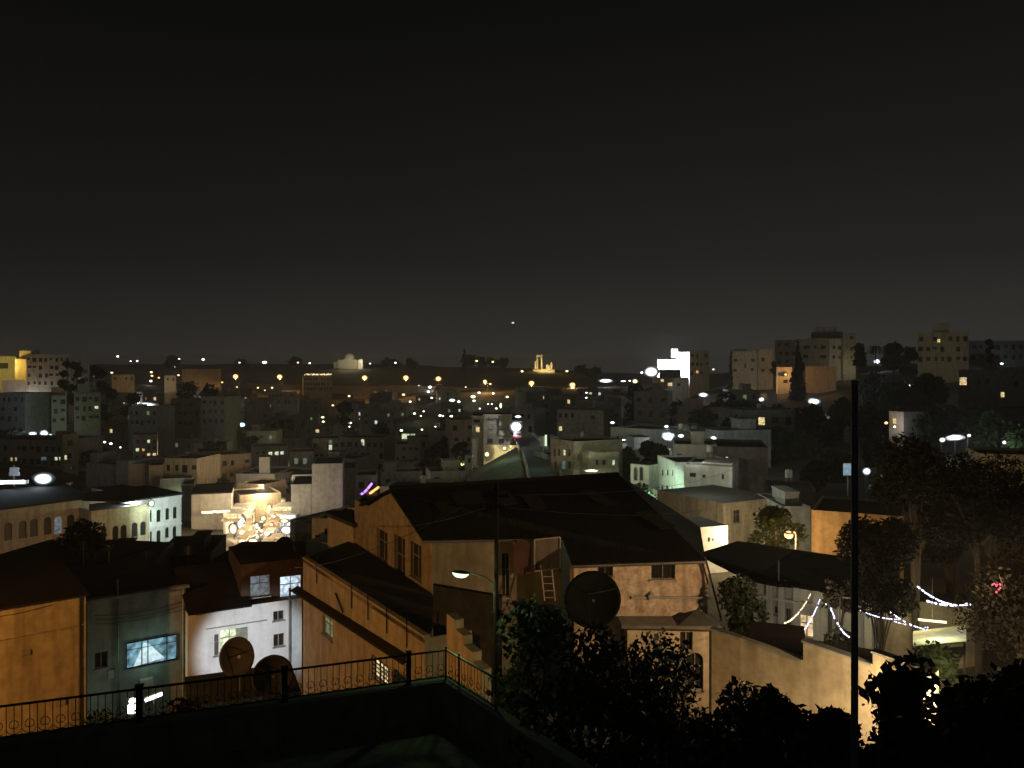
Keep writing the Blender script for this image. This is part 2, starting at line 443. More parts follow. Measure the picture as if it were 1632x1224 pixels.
def bld(label, px0, px1, pyt, Y0, Y1=None, depth=10., m=STONE, wins=(), lwins=(), rwins=(), grid=None, pyb=None, roofm=None,
        parapet=.5, hut=None, name='building', cat='building', group=None, eave=0, balcony=None, seed=0, near=None, bands=(), zt=None, base_extra=4, lgrid=None, rgrid=None, protect=True):
    Y1 = Y0 if Y1 is None else Y1
    if abs(Y1 - Y0) < .01 and Y0 > 90:      # streets here run roughly toward the viewpoint
        Y1 = Y0 - .75 * ((px0 + px1) / 2 - 816) / F0 * (px1 - px0) * Y0 / F0
    A = P(px0, pyt, Y0); B = P(px1, pyt, Y1)
    zt = A.z if zt is None else zt
    n2 = Vector((B.x - A.x, B.y - A.y)); n2.normalize(); bk = Vector((-n2.y, n2.x))
    C = (B.x + bk.x * depth, B.y + bk.y * depth); D = (A.x + bk.x * depth, A.y + bk.y * depth)
    gz = min(T(A.x, A.y), T(B.x, B.y))
    zb = (Z(pyb, Y0) if pyb else gz) ; zb0 = min(zb, gz) - base_extra
    loc = Vector(((A.x + B.x) / 2, (A.y + B.y) / 2, zb))
    root = thing(name, label, cat, loc, group)
    rnd = random.Random(hash((px0, pyt, seed)) % 99991)
    if near is None: near = Y0 < 60
    fF = Face(A, B, zb0, zt); fL = Face(D, A, zb0, zt); fR = Face(B, C, zb0, zt); fB = Face(C, D, zb0, zt)
    wall = MB()
    for fc, ws, g in ((fF, wins, grid), (fL, lwins, lgrid), (fR, rwins, rgrid), (fB, (), None)):
        ops = []
        for w in ws:
            px, py, wp, hp, kind = w[:5]; arch = len(w) > 5 and w[5]
            ua, zc = fc.uv(px - wp / 2., py); ub, _ = fc.uv(px + wp / 2., py)
            um, zc = fc.uv(px, py)
            yy = fc.a.y + fc.d.y * um; hh = hp * yy / F0
            u0, u1 = max(.08, min(ua, ub)), min(fc.L - .08, max(ua, ub))
            z0, z1 = zc - hh / 2, min(zc + hh / 2, zt - .08)
            if u1 - u0 > .1 and z1 - z0 > .1: ops.append(((u0, u1, z0, z1, arch), kind))
        if g: ops += auto_ops(fc, g[0], g[1], zb, rnd, lit=g[2] if len(g) > 2 else ())
        wall_mesh(wall, fc, [o[0] for o in ops])
        for o, k in ops: window(fc, o, k, root, near=near)
    # flat roof slab and parapet
    cs = [Vector((A.x, A.y)), Vector((B.x, B.y)), Vector(C), Vector(D)]
    wall.build('wall', m, root)
    rb = MB()
    e = eave
    cc = sum(cs, Vector((0, 0))) / 4
    def grow(p, g):
        d = (p - cc); return p + d.normalized() * g
    o_ = [grow(p, e) for p in cs]; 
    rb.prism([(p.x, p.y) for p in [grow(p, e - .02 if not e else e) for p in cs]], zt - .15, zt + .004 if not e else zt + .12)
    rb.build('roof', roofm or ROOFC, root)
    if parapet and not e:
        pb = MB()
        for i in range(4):
            p, q = cs[i], cs[(i + 1) % 4]; dd = (q - p).normalized(); nn = Vector((dd.y, -dd.x))
            c = (p + q) / 2 - nn * .1
            pb.box((c.x, c.y, zt + parapet / 2 - (0 if i % 2 else .003)), ((q - p).length + (0.0 if i % 2 else -.402) , .2 + (.002 if i % 2 else 0), parapet), math.atan2(dd.y, dd.x))
        pb.build('parapet', m, root)
    if hut:
        t0, t1, s0, s1, h = hut
        hb = MB()
        def W(t, s): q = cs[0] + (cs[1] - cs[0]) * t + (cs[3] - cs[0]) * s; return (q.x, q.y)
        hb.prism([W(t0, s0), W(t1, s0), W(t1, s1), W(t0, s1)], zt + .01, zt + h)
        hb.prism([W(t0 - .02, s0 - .02), W(t1 + .02, s0 - .02), W(t1 + .02, s1 + .02), W(t0 - .02, s1 + .02)], zt + h + .003, zt + h + .15)
        hb.build('stair_hut', m, root)
    if balcony:
        for (bu0, bu1, bz) in balcony:   # fractions along front, metres below the top
            b = MB(); u0, u1 = fF.L * bu0, fF.L * bu1; z = zt - bz
            rz = math.atan2(fF.d.y, fF.d.x)
            b.box(fF.pt((u0 + u1) / 2, z, .6), (u1 - u0, 1.2, .15), rz)
            b.box(fF.pt((u0 + u1) / 2, z + .55, 1.15), (u1 - u0, .1, .95), rz)
            b.build('balcony', m, root)
    if bands:
        b = MB()
        for bz in bands:
            b.box(fF.pt(fF.L / 2, zt - bz, .06), (fF.L + .1, .12, .22), math.atan2(fF.d.y, fF.d.x)); b.build('string_course', m, root); b = MB()
    r = max(fF.L, depth) * .62
    cx, cyy = cc.x, cc.y; FOOT.append((cx, cyy, r))
    if protect: PROTECT.append((min(px0, px1), max(px0, px1), pyt, (pyb or (HZ - zb * F0 / Y0)), Y0))
    return dict(root=root, F=fF, L=fL, R=fR, zt=zt, zb=zb, cs=cs)

def tank(x, y, z, label, s=1.0, group=None):
    r = thing('water_tank', label, 'water tank', (x, y, z), group)
    b = MB(); b.lathe([(.02, .5), (.5 * s, .5), (.52 * s, .62), (.52 * s, .5 + 1.0 * s), (.45 * s, .5 + 1.15 * s), (.18 * s, .5 + 1.25 * s), (.02, .5 + 1.27 * s)], (x, y, z), 14); b.build('barrel', TANKW, r, smooth=False)
    b = MB()
    for i in (-1, 1):
        for j in (-1, 1): b.bar((x + .35 * i * s, y + .35 * j * s, z), (x + .35 * i * s, y + .35 * j * s, z + .5), .06)
    b.box((x, y, z + .47), (.9 * s, .9 * s, .05)); b.build('stand', STEEL, r)
    return r
def dish(p, rad, aim, label, post=1.2, group=None, m=None, grnd=None):
    """round satellite dish: centre p, aim = unit-ish vector it faces"""
    p = Vector(p); aim = Vector(aim).normalized()
    r = thing('satellite_dish', label, 'satellite dish', (p.x, p.y, p.z - post), group)
    M = aim.to_track_quat('Z', 'Y').to_matrix()
    b = MB(); d = rad * .24
    prof = [(rad * i / 8, d * (i / 8.0) ** 2 - d * .5) for i in range(9)]
    prof2 = [(rad * i / 8, d * (i / 8.0) ** 2 - d * .5 - .02) for i in range(8, -1, -1)]
    prof = [(max(.001, a), c) for a, c in prof + prof2]
    b.lathe(prof, p, 28, M); b.build('reflector', m or DISHM, r, smooth=True)
    b = MB(); q = p + aim * (rad * .85)
    for k in range(3):
        t = 2 * math.pi * k / 3 + .5
        b.tube([p + M @ Vector((rad * .9 * math.cos(t), rad * .9 * math.sin(t), d * .35)), q], .018, 5)
    b.tube([q - aim * .02, q + aim * .14], .05, 8); b.build('feed_arm', IRON, r)
    b = MB(); pb = p - aim * (d * .6 + .06)
    b.tube([Vector((pb.x, pb.y, p.z - post)), Vector((pb.x, pb.y, pb.z))], .045, 8)
    b.tube([pb, p - aim * (d * .45)], .07, 8); b.build('mast', STEEL, r)
    return r
def light(name, p, c, w, rad=.15, spot=None, parent=None):  # wall washes have no fixture: unseen fills added to light facades
    ld = bpy.data.lights.new(name, 'SPOT' if spot else 'POINT'); ld.energy = w; ld.color = LC[c] if isinstance(c, str) else c
    ld.shadow_soft_size = rad
    o = bpy.data.objects.new(name, ld); col.objects.link(o)
    if spot:
        d = Vector(spot[0]) - Vector(p); o.rotation_euler = d.to_track_quat('-Z', 'Y').to_euler(); ld.spot_size = math.radians(spot[1]); ld.spot_blend = .5
    o.location = Vector(p)
    if parent: o.parent = parent; o.location = Vector(p) - parent.location
    return o
# ------------------------------------------------------------------ lamps
def street_lamp(px, py, Y, c, w, label, size=.35, h=6.0, group=None, arm=1.0, zb=None, side=1, energy_off=.5):
    p = P(px, py, Y); zb = (min(T(p.x, Y), p.z - 2)) if zb is None else zb
    ax = p.x + arm * side
    r = thing('street_lamp', label, 'street lamp', (ax, Y, zb), group)
    b = MB(); b.tube([(ax, Y, zb), (ax, Y, p.z + .1)], .09, 6, r1=.05)
    b.build('pole', STEEL, r)
    b = MB(); b.tube([(ax, Y, p.z + .1), (ax - side * arm * .4, Y, p.z + .32), (p.x, Y, p.z + size * .5)], .04, 6); b.build('arm', STEEL, r)
    b = MB(); b.lathe([(size * 1.0, size * .35), (size * .8, size * .62), (size * .3, size * .75)], p, 10); hd = b.build('lamp_head', STEEL, r)
    b = MB(); b.ball(p, size * (1.7 if size > .9 else 1), 14, (1, 1, .85)); g = b.build('globe', lens_mat(c) if size > .9 else lamp_mat(c), None); g.parent = hd; g.location = (0, 0, 0)  # large globes enlarged so their fading rim imitates bloom
    g.visible_shadow = True
    if w: light('lamp_light', (p.x, p.y - size - .35, p.z - size * .8 - .25), c, w, .15, parent=r)
    PROTECT.append((px - 5, px + 5, py - 5, py + 5, Y))
    return r
def wall_lamp(px, py, Y, c, w, label, size=(.3, .2), group=None, name='wall_lamp', off=.9, post=False, cat='lamp'):
    """flood or bulkhead lamp: housing, bright lens facing outward"""
    p = P(px, py, Y); sx, sz = size
    r = thing(name, label, cat, (p.x, p.y, p.z - sz), group)
    b = MB(); b.lathe([(.7, .1), (.98, .3), (.98, .5), (.6, .62)], (0, 0, 0), 12)
    b.v = [(p.x + v[0] * sx, p.y - .03 + v[2] * .5, p.z + v[1] * sz) for v in b.v]
    b.bar((p.x, p.y + .2, p.z - sz), (p.x, p.y + .6, p.z - sz - .3), .05)
    if post: b.tube([(p.x, p.y + .3, p.z - sz), (p.x, p.y + .3, T(p.x, p.y) - .3)], .06, 6)
    hb = b.build('housing', IRON, r)
    b = MB(); b.lathe([(.01, 0), (.6, .07), (.9, .04), (1, -.02)][::-1], (0, 0, 0), 12)
    b.v = [(p.x + v[0] * sx * 1.55, p.y - .05 - v[2] * .8, p.z + v[1] * sz * 1.6) for v in b.v]  # lens drawn oversize so its fading rim imitates glow
    if max(sx, sz) > .45:      # overlapping lens discs, shaped to imitate an uneven blot of glare
        rl = random.Random(int(px * 13 + py)); v0 = list(b.v); f0 = list(b.f); b = MB()
        for q in range(6):
            k = rl.uniform(.35, .62); ox = rl.uniform(-.62, .62) * sx * 1.3; oz = rl.uniform(-.5, .5) * sz * 1.3 * (1 - abs(ox) / (sx * 1.7))
            if q == 0: k, ox, oz = .72, 0, 0
            b.add([(p.x + ox + (v[0] - p.x) * k, v[1] - q * .02, p.z + oz + (v[2] - p.z) * k) for v in v0], f0)
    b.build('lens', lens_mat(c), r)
    if w: light('lamp_light', (p.x, p.y - off, p.z - .1), c, w, .12, parent=r)
    PROTECT.append((px - 4, px + 4, py - 4, py + 4, Y))
    return r
# ------------------------------------------------------------------ trees
def leaf_cloud(centers, n, size, rnd, flat=.0, long=1.6):
    """many leaf quads in a set of blobs (c, rx, ry, rz)"""
    vs = []; fs = []
    tot = sum(b[1] * b[3] for b in centers)
    for c, rx, ry, rz in centers:
        k = int(n * rx * rz / tot)
        for _ in range(k):
            while True:
                a, b_, g = rnd.uniform(-1, 1), rnd.uniform(-1, 1), rnd.uniform(-1, 1)
                q = a * a + b_ * b_ + g * g
                if q < 1: break
            s = rnd.uniform(.8, 1.08) if rnd.random() < .6 else rnd.uniform(.4, 1)
            q = math.sqrt(q) or 1; f = s * (q ** .3) / q
            p = Vector((c[0] + a * f * rx, c[1] + b_ * f * ry, c[2] + g * f * rz))
            u = Vector((rnd.uniform(-1, 1), rnd.uniform(-1, 1), rnd.uniform(-1, 1))).normalized()
            v = u.cross(Vector((rnd.uniform(-1, 1), rnd.uniform(-1, 1), rnd.uniform(-1, 1)))).normalized()
            ss = size * rnd.choice((.45, .65, .85, 1.05, 1.25, 1.45)) * rnd.uniform(.85, 1.15)
            u *= ss * long * .5; v *= ss * .5
            i = len(vs); vs += [tuple(p - u), tuple(p + v * .9), tuple(p + u), tuple(p - v * .9)]; fs.append((i, i + 1, i + 2, i + 3))
    return vs, fs
def tree(x, y, z, h, w, label, kind='round', n=2500, leaf=.3, m=None, group=None, name='tree', cat='tree', seed=1, trunk=.35, d=None, blobs=None, lo=.22, long=1.6):
    rnd = random.Random(seed * 77 + int(x * 10)); d = d or w
    if kind in ('round', 'tall'): h *= 1.16
    r = thing(name, label, cat, (x, y, z), group)
    tb = MB(); top = z + h
    bl = []
    if kind == 'cypress':
        tb.tube([(x, y, z - .5), (x, y, z + h * .9)], .18, 6, r1=.03)
        for i in range(14):
            t = (i + .5) / 14; rr = w / 2 * min(1, (1 - t) * 1.25) * (.9 if t > .08 else .6) * rnd.uniform(.9, 1.1)
            bl.append(((x + rnd.uniform(-.1, .1) * w, y, z + h * (.04 + .94 * t)), rr, rr, h / 14 * .95))
    elif kind == 'palm':
        tb.tube([(x, y, z - .5), (x + .2, y, z + h * .5), (x, y, z + h * .82)], .22, 7, r1=.16)
        mb = MB()
        for k in range(18):
            a = 2 * math.pi * k / 18 + rnd.uniform(-.15, .15); L = w / 2 * rnd.uniform(.8, 1.1); up = rnd.uniform(.1, .6)
            pts = [Vector((x, y, z + h * .82)) + Vector((math.cos(a) * L * t, math.sin(a) * L * t, h * .18 * (math.sin(up + 1.0) * t * 1.6 - 2.1 * t * t))) for t in (0, .25, .5, .75, 1)]
            for p, q in zip(pts, pts[1:]):
                s = Vector((-math.sin(a), math.cos(a), 0)) * .16
                mb.poly([p - s, q - s * .8, q + s * .8, p + s])
                for e in range(4):
                    t = p.lerp(q, e / 4); ld = (q - p).normalized() * .35
                    for sg in (-1, 1): mb.poly([t, t + s * sg * 3.2 + ld - Vector((0, 0, .18)), t + ld * .35])
        mb.build('crown', m or LEAF[0], r)
    else:
        tb.tube([(x, y, z - .5), (x + rnd.uniform(-.2, .2), y, z + h * .3), (x + rnd.uniform(-.4, .4), y, z + h * .62)], trunk * .5, 8, r1=trunk * .25)
        nb = 7 if kind == 'round' else 9
        if blobs: bl = [((x + b[0], y + b[1], z + b[2]), b[3], b[4], b[5]) for b in blobs]
        else:
            for k in range(nb):
                a = rnd.uniform(0, 6.28); t = rnd.uniform(.25, .9); rr = w * .30 * rnd.uniform(.65, 1.1)
                rad = w * .30 * math.sin(math.pi * min(.95, t)) * rnd.uniform(.5, 1.2)
                bl.append(((x + math.cos(a) * rad, y + math.sin(a) * rad * d / w, z + h * (lo + (.84 - lo) * t)), rr, rr * d / w, rr * .8 if kind == 'round' else rr * 1.1))
        for c, rx, ry, rz in bl:
            s0 = Vector((x, y, z + h * rnd.uniform(.15, .5)))
            tb.tube([s0, s0.lerp(Vector(c), .5) + Vector((0, 0, .2)), Vector(c)], trunk * .18, 5, r1=.02)
            for q in range(3):
                e = Vector(c) + Vector((rnd.uniform(-1, 1) * rx, rnd.uniform(-1, 1) * ry, rnd.uniform(0, 1) * rz))
                tb.tube([Vector(c), e], trunk * .07, 4, r1=.01)
    if bl:
        vs, fs = leaf_cloud(bl, n, leaf, rnd, long=long)
        mb = MB(); mb.v = vs; mb.f = fs; mb.build('crown', m or LEAF[0], r)
    tb.build('trunk', BARK, r)
    return r
# ================================================================== foreground terrace with parapet and railing
TZ = -9.3; FZ = -10.4
C0 = Vector((-1.9, 24.5)); LE = Vector((-21.7, 17.05)); RE = Vector((6.2, 12.6))
def off2(p, q, d):   # shift segment sideways
    n = (q - p).normalized(); n = Vector((-n.y, n.x)) * d; return p + n, q + n
def v3(p, z): return Vector((p.x, p.y, z))
ter = thing('roof_terrace', 'dark flat roof terrace with low parapet in the foreground', 'terrace', (-6, 16, -17))
b = MB(); b.prism([(LE.x, LE.y), (LE.x, 4), (6.2, 4), (RE.x, RE.y), (C0.x, C0.y)], -17.5, FZ); b.build('floor_slab', mat('terrace_concrete', (.11, .12, .10), scale=1.5, var=.45, stain=.6), ter)
b = MB(); th = .28
dl = (C0 - LE).normalized(); nl = Vector((dl.y, -dl.x))
dr = (RE - C0).normalized(); nr = Vector((dr.y, -dr.x))
# inner corner
def isect(p, d, q, e):
    t = ((q.x - p.x) * e.y - (q.y - p.y) * e.x) / (d.x * e.y - d.y * e.x); return p + d * t
CI = isect(LE + nl * th, dl, C0 + nr * th, dr)
def pwall(b, z0, z1, o=0.0):
    Co = isect(LE - nl * o, dl, C0 - nr * o, dr); Ci = isect(LE + nl * (th + o), dl, C0 + nr * (th + o), dr)
    l0, l1 = LE - nl * o, LE + nl * (th + o); r0, r1 = RE - nr * o, RE + nr * (th + o)
    b.prism([(l0.x, l0.y), (l1.x, l1.y), (Ci.x, Ci.y), (Co.x, Co.y)], z0, z1)
    b.prism([(Co.x, Co.y), (Ci.x, Ci.y), (r1.x, r1.y), (r0.x, r0.y)], z0, z1)
pwall(b, FZ + .004, TZ - .07); b.build('parapet', mat('parapet_render', (.13, .115, .095), scale=2, var=.35, stain=.7), ter)
b = MB(); pwall(b, TZ - .066, TZ, .04); b.build('coping', mat('coping_stone', (.14, .14, .12), scale=2, stain=.3), ter)
# railing
RT = TZ + .86
def railing(p, q, label, posts, name='railing'):
    L = (q - p).length; d = (q - p).normalized()
    r = thing(name, label, 'railing', v3((p + q) / 2, TZ))
    b = MB(); b.bar(v3(p, RT), v3(q, RT), .06, .045); b.build('top_rail', IRON, r)
    b = MB(); b.bar(v3(p, TZ + .09), v3(q, TZ + .09), .035); b.build('bottom_rail', IRON, r)
    ir = MB(); n = int(L / .17)
    for i in range(n):
        t = (i + .5) / n; c = p + (q - p) * t
        ir.bar(v3(c, TZ + .09), v3(c, RT), .016)
    ir.build('baluster_bars', IRON, r)
    sc = MB(); n = int(L / .34)
    for i in range(n):
        c = p + (q - p) * ((i + .5) / n)
        for sg in (-1, 1):
            pts = []
            for k in range(12):
                a = k / 11 * 4.6; rr = .12 * (1 - k / 14)
                pts.append(v3(c + d * (sg * (.02 + rr * math.sin(a) * .9)), TZ + .30 + rr * math.cos(a) * 1.1 + .03))
            sc.tube(pts, .010, 4, cap=False)
            pts = [v3(c + d * (sg * .15 * math.sin(a)), TZ + .12 + .12 * (1 - math.cos(a))) for a in (0, .5, 1., 1.5)]
            sc.tube(pts, .010, 4, cap=False)
    sc.build('scrollwork', IRON, r)
    for t, w in posts:
        c = p + (q - p) * t; b = MB(); b.box(v3(c, (TZ + RT) / 2 + .02), (w, w, RT - TZ + .1), math.atan2(d.y, d.x))
        b.box(v3(c, RT + .09), (w * 1.25, w * 1.25, .03), math.atan2(d.y, d.x)); b.build('post', IRON, r)
    return r
pL = LE + nl * .14; pC = isect(LE + nl * .14, dl, C0 + nr * .14, dr); 
rr_end = pC + dr * 2.75
def tl(px):  # fraction along left parapet at pixel column
    k = (px - 816) / F0; d = pC - pL; t = (k * pL.y - pL.x) / (d.x - k * d.y); return t
railing(pL, pC, 'long wrought iron railing with scrolls running along the left parapet', [(tl(222), .17), (tl(453), .17), (tl(651), .13), (.999, .05), (tl(-60), .17)])
railing(pC + dr * .06, rr_end, 'short wrought iron railing catching greenish lamp light right of the terrace corner', [(.99, .06), (.25, .04)])
# things left on the terrace: a couple of planters
# ================================================================== near pole (right) and utility pole with lamp
pp = P(1362, 612, 12.0); gp = T(pp.x, 12.0)
r = thing('metal_pole', 'tall thin grey metal pole standing in the foreground at the right', 'pole', (pp.x, 12.0, gp))
b = MB(); b.tube([(pp.x, 12, gp - .3), (pp.x, 12, pp.z)], .056, 14, r1=.048, cap=True); b.build('shaft', mat('painted_pole', (.075, .09, .085), rough=.55, stain=.3, scale=4), r)
b = MB(); b.lathe([(.12, 0), (.12, .03), (.075, .05), (.072, .35)], (pp.x, 12, gp), 14); b.build('base_collar', STEEL, r)
b = MB(); b.lathe([(.058, 0), (.06, .03), (.03, .06), (.004, .065)], (pp.x, 12, pp.z), 12); b.build('cap', STEEL, r)

UY = 26.5; ux = X(790, UY); uz0 = T(ux, UY)
r = thing('utility_pole', 'dark wooden utility pole beside the gabled house carrying a greenish street lamp', 'utility pole', (ux, UY, uz0))
b = MB(); b.tube([(ux, UY, uz0 - .5), (ux + .03, UY, Z(770, UY))], .095, 10, r1=.07); b.build('shaft', WOODP, r)
b = MB(); 
for zz, w_ in ((Z(790, UY), .9), (Z(808, UY), .6)):
    b.bar((ux - w_ / 2, UY - .12, zz), (ux + w_ / 2, UY - .12, zz), .07)
    for s in (-.42, -.2, .2, .42): b.lathe([(.03, 0), (.045, .04), (.03, .08), (.012, .11)], (ux + s * w_, UY - .12, zz + .035), 8)
b.build('crossarm', WOODP, r)
hp = P(735, 913, UY)
arm_pts = [Vector((ux - .05, UY - .12, Z(975, UY))), Vector((ux - .05, UY - .12, Z(940, UY))), Vector((ux - .13, UY - .12, Z(926, UY))), Vector((ux - .35, UY - .12, Z(918, UY))), Vector((hp.x + .3, UY - .12, hp.z + .03))]
b = MB(); b.tube(arm_pts, .025, 7); b.build('lamp_arm', STEEL, r)
b = MB()
Ml = Matrix.Rotation(math.radians(6), 3, 'Y')
def ell(b, c, a, e, h, top, n=18, m=7):
    vs = []; fs = []
    for i in range(m + 1):
        t = math.pi / 2 * i / m
        for k in range(n):
            f = 2 * math.pi * k / n
            v = Vector((a * math.cos(t) * math.cos(f), e * math.cos(t) * math.sin(f), (h if top else -h) * math.sin(t)))
            vs.append(Ml @ v + Vector(c))
    for i in range(m):
        for k in range(n): fs.append((i * n + k, i * n + (k + 1) % n, (i + 1) * n + (k + 1) % n, (i + 1) * n + k))
    b.add(vs, fs)
ell(b, (hp.x, UY - .12, hp.z + .035), .30, .16, .07, True); hood = b.build('lamp_hood', STEEL, r, smooth=True)
b = MB(); ell(b, (hp.x - .01, UY - .12, hp.z + .03), .27, .15, .16, False); g = b.build('lamp_bowl', emit('mercury_bowl', (.82, 1.0, .56), 1.9), None, smooth=True); g.parent = hood
light('lamp_light', (hp.x - .2, UY - .3, hp.z - .30), (.62, 1.0, .42), 70, .12, parent=r)
# cables
def cable(a, c, sag, label, r=.012, group='overhead cables'):
    a = Vector(a); c = Vector(c); b = MB()
    b.tube([a.lerp(c, i / 14) - Vector((0, 0, sag * 4 * (i / 14) * (1 - i / 14))) for i in range(15)], r, 4)
    return tag(b.build('overhead_cable', IRON, origin=a), label, 'cable', group)
cable((ux - .4, UY - .12, Z(788, UY)), P(470, 905, 44), .5, 'thin cable from the utility pole down to the grey building')
cable((ux - .3, UY - .12, Z(808, UY)), P(600, 838, 53), .3, 'thin cable crossing the orange lit gable wall')
cable((ux + .4, UY - .12, Z(788, UY)), P(1235, 700, 118), 2.0, 'thin cable rising right across the beige apartment block')
cable((ux + .35, UY - .12, Z(808, UY)), P(1250, 760, 88), 1.6, 'lower thin cable crossing in front of the green lit villa')
# ================================================================== left row of houses below the terrace
def pquad(px0, px1, t0, t1, b0, b1): pass
H1 = bld('large orange lit plain wall house at the far left behind the railing', -140, 137, 992, 41.1, 46.3, 11, OCHRE, zt=Z(946, 46.3), parapet=0, roofm=CORRR, near=True, protect=False)
# rusty corrugated roof leaning back
F = H1['F']
r = H1['root']; b = MB()
for q, (pxq, pyq) in enumerate(((40, 1040), (96, 1120))):
    u_, z_ = F.uv(pxq, pyq); b.box(F.pt(u_, z_, .03), (.5, .06, .28), math.atan2(F.d.y, F.d.x)); b.build('vent_plate', OCH2, r); b = MB()
b.tube([F.pt(F.uv(-40, 975)[0] + k * .9, H1['zt'] - .35 - .12 * math.sin(k * .9), .04) for k in range(5)], .015, 4); b.build('cable_run', IRON, r); b = MB()
p0 = F.pt(-.2, H1['zt'] + .05, .35); p1 = F.pt(F.L + .12, H1['zt'] + .05, .35); p2 = F.pt(F.L + .12, H1['zt'] + .75, -6.5); p3 = F.pt(-.2, H1['zt'] + .75, -6.5)
b.slab([p0, p1, p2, p3], .06); b.build('corrugated_roof', CORRR, r)
b = MB(); b.bar(F.pt(0, Z(1006, 45), .03), F.pt(F.L, Z(1006, 45), .03), .07, .05); b.build('render_band', OCHRE, r)
b = MB(); b.tube([F.pt(F.L - .35, H1['zt'], .07), F.pt(F.L - .35, H1['zb'], .07)], .05, 8); b.build('drainpipe', STEEL, r)
H2 = bld('grey green rendered house with a blue lit curtained window', 139, 296, 950, 49.1, 52.5, 10, GREY, zt=Z(936, 52.3), parapet=.0,
         wins=[(161.5, 1052, 21, 25, 'shut')], near=True, eave=0, protect=False)
F = H2['F']; r = H2['root']
b = MB(); b.box(F.pt(F.L / 2, H2['zt'] + .06, .1), (F.L + .3, .5, .14), math.atan2(F.d.y, F.d.x)); b.build('cornice', GREY, r)
# big lit window with curtain
u0, _ = F.uv(201, 1040); u1, _ = F.uv(281, 1030); z0 = Z(1066, F.pt(u0, 0)[1]); z1 = Z(1013, F.pt(u1, 0)[1]) 
z0 = (Z(1066, F.pt(u0, 0)[1]) + Z(1048, F.pt(u1, 0)[1])) / 2; z1 = (Z(1025, F.pt(u0, 0)[1]) + Z(1010, F.pt(u1, 0)[1])) / 2
w = MB(); w.poly([F.pt(u0, z0, .04), F.pt(u1, z0, .04), F.pt(u1, z1, .04), F.pt(u0, z1, .04)])
w = w.build('window', emit_room('blue_lit_room', (.30, .62, .80), .75, lo=.15, scale=2.2), r, origin=F.pt((u0 + u1) / 2, z0, .04)); tag(w, 'wide window lit pale blue')
def sub(mb, name, m, par, root):
    o = mb.build(name, m, None); o.parent = par; o.location = -par.location - root.location; return o
c = MB(); um = (u0 * .5 + u1 * .5)
def UU(t): return u0 + (u1 - u0) * t
def ZZ(t): return z0 + (z1 - z0) * t
c.poly([F.pt(UU(.14), ZZ(.02), .06), F.pt(UU(.76), ZZ(.12), .06), F.pt(UU(.42), ZZ(.86), .06), F.pt(UU(.34), ZZ(.9), .06)])
sub(c, 'curtain', emit_room('backlit_curtain', (.72, .93, 1.0), 1.0, lo=.7, scale=5), w, r)
c = MB()
for t in (0, .3, .42, .8, 1): c.bar(F.pt(UU(t), z0, .09), F.pt(UU(t), z1, .09), .05)
for t in (0, 1): c.bar(F.pt(u0, ZZ(t), .09), F.pt(u1, ZZ(t), .09), .07)
c.bar(F.pt(UU(0), ZZ(.72), .09), F.pt(UU(1), ZZ(.72), .09), .03)
sub(c, 'frame', IRON, w, r)
light('room_glow', F.pt((u0 + u1) / 2, (z0 + z1) / 2, 1.0), (.5, .95, .75), 30, .5, parent=r)
b = MB(); b.tube([F.pt(F.uv(187, 1000)[0], H2['zb'], .12), F.pt(F.uv(187, 1000)[0], H2['zt'] + 1.1, .12)], .06, 8); b.build('drainpipe', STEEL, r)
b = MB(); b.tube([F.pt(F.uv(291, 1000)[0], H2['zb'], .12), F.pt(F.uv(291, 1000)[0], H2['zt'], .12)], .05, 8); b.build('drainpipe', TAN, r)
b = MB(); u_, _ = F.uv(150, 1000)
for k in range(3):
    pts_ = [F.pt(u_ + (F.L - u_) * q / 10, H2['zt'] - .9 - k * .25 - .25 * math.sin(math.pi * q / 10), .05) for q in range(11)]; b.tube(pts_, .014, 4)
b.build('cable_run', IRON, r)
b = MB(); b.box(F.pt(F.uv(232, 1085)[0], Z(1092, 50.5), .18), (.75, .32, .5), math.atan2(F.d.y, F.d.x)); b.tube([F.pt(F.uv(232, 1085)[0], Z(1092, 50.5), .35), F.pt(F.uv(232, 1085)[0], Z(1092, 50.5), .37)], .18, 12); b.build('air_conditioner', PALE, r)
b = MB(); b.box(F.pt(F.uv(176, 1030)[0], Z(1075, 49.7), .09), (.35, .18, .5), math.atan2(F.d.y, F.d.x)); b.build('meter_box', GREY, r)
H3 = bld('white walled house with two small square vents and a lit window', 299, 481, 979, 50.2, 53.7, .9, WHITE, zt=Z(953.6, 53.6), parapet=0, near=True, eave=0,
         wins=[(366, 1020, 30, 34, 'lit:lime'), (386, 1018, 18, 36, 'dim:lime'), (444, 981, 17, 15, 'shut'), (444.5, 1020, 17, 20, 'shut'), (345, 1028, 7, 34, 'shut')], protect=False)
F = H3['F']; r = H3['root']
b = MB(); b.bar(F.pt(F.uv(328, 1002)[0], Z(1002, 50.8), .05), F.pt(F.uv(425, 987)[0], Z(1002, 50.8), .05), .08, .05); b.build('ledge', GREY, r)
b = MB(); b.tube([F.pt(F.uv(461, 1000)[0], H3['zb'] + 1, .15), F.pt(F.uv(461, 1000)[0], H3['zt'] + .8, .15)], .08, 8); b.build('drainpipe', STEEL, r)
b = MB(); b.slab([F.pt(0, H3['zt'] + .05, .3), F.pt(F.L * .54, H3['zt'] + .05, .3), F.pt(F.L * .46, H3['zt'] + 1.6, -6.0), F.pt(0, H3['zt'] + 1.5, -6.5)], .08); b.build('tiled_roof', TILE, r)
H4 = bld('brown set back upper storey with two bright rear windows above the white house', 384, 482, 900, 52.75, 54.5, 6, mat('brown_wall', (.075, .045, .034), stain=.4), parapet=0, near=True, protect=False,
         wins=[(414.5, 934, 31, 33, 'dim:blue'), (464, 935, 35, 34, 'lit:blue')], pyb=1010, base_extra=0, roofm=TILE)
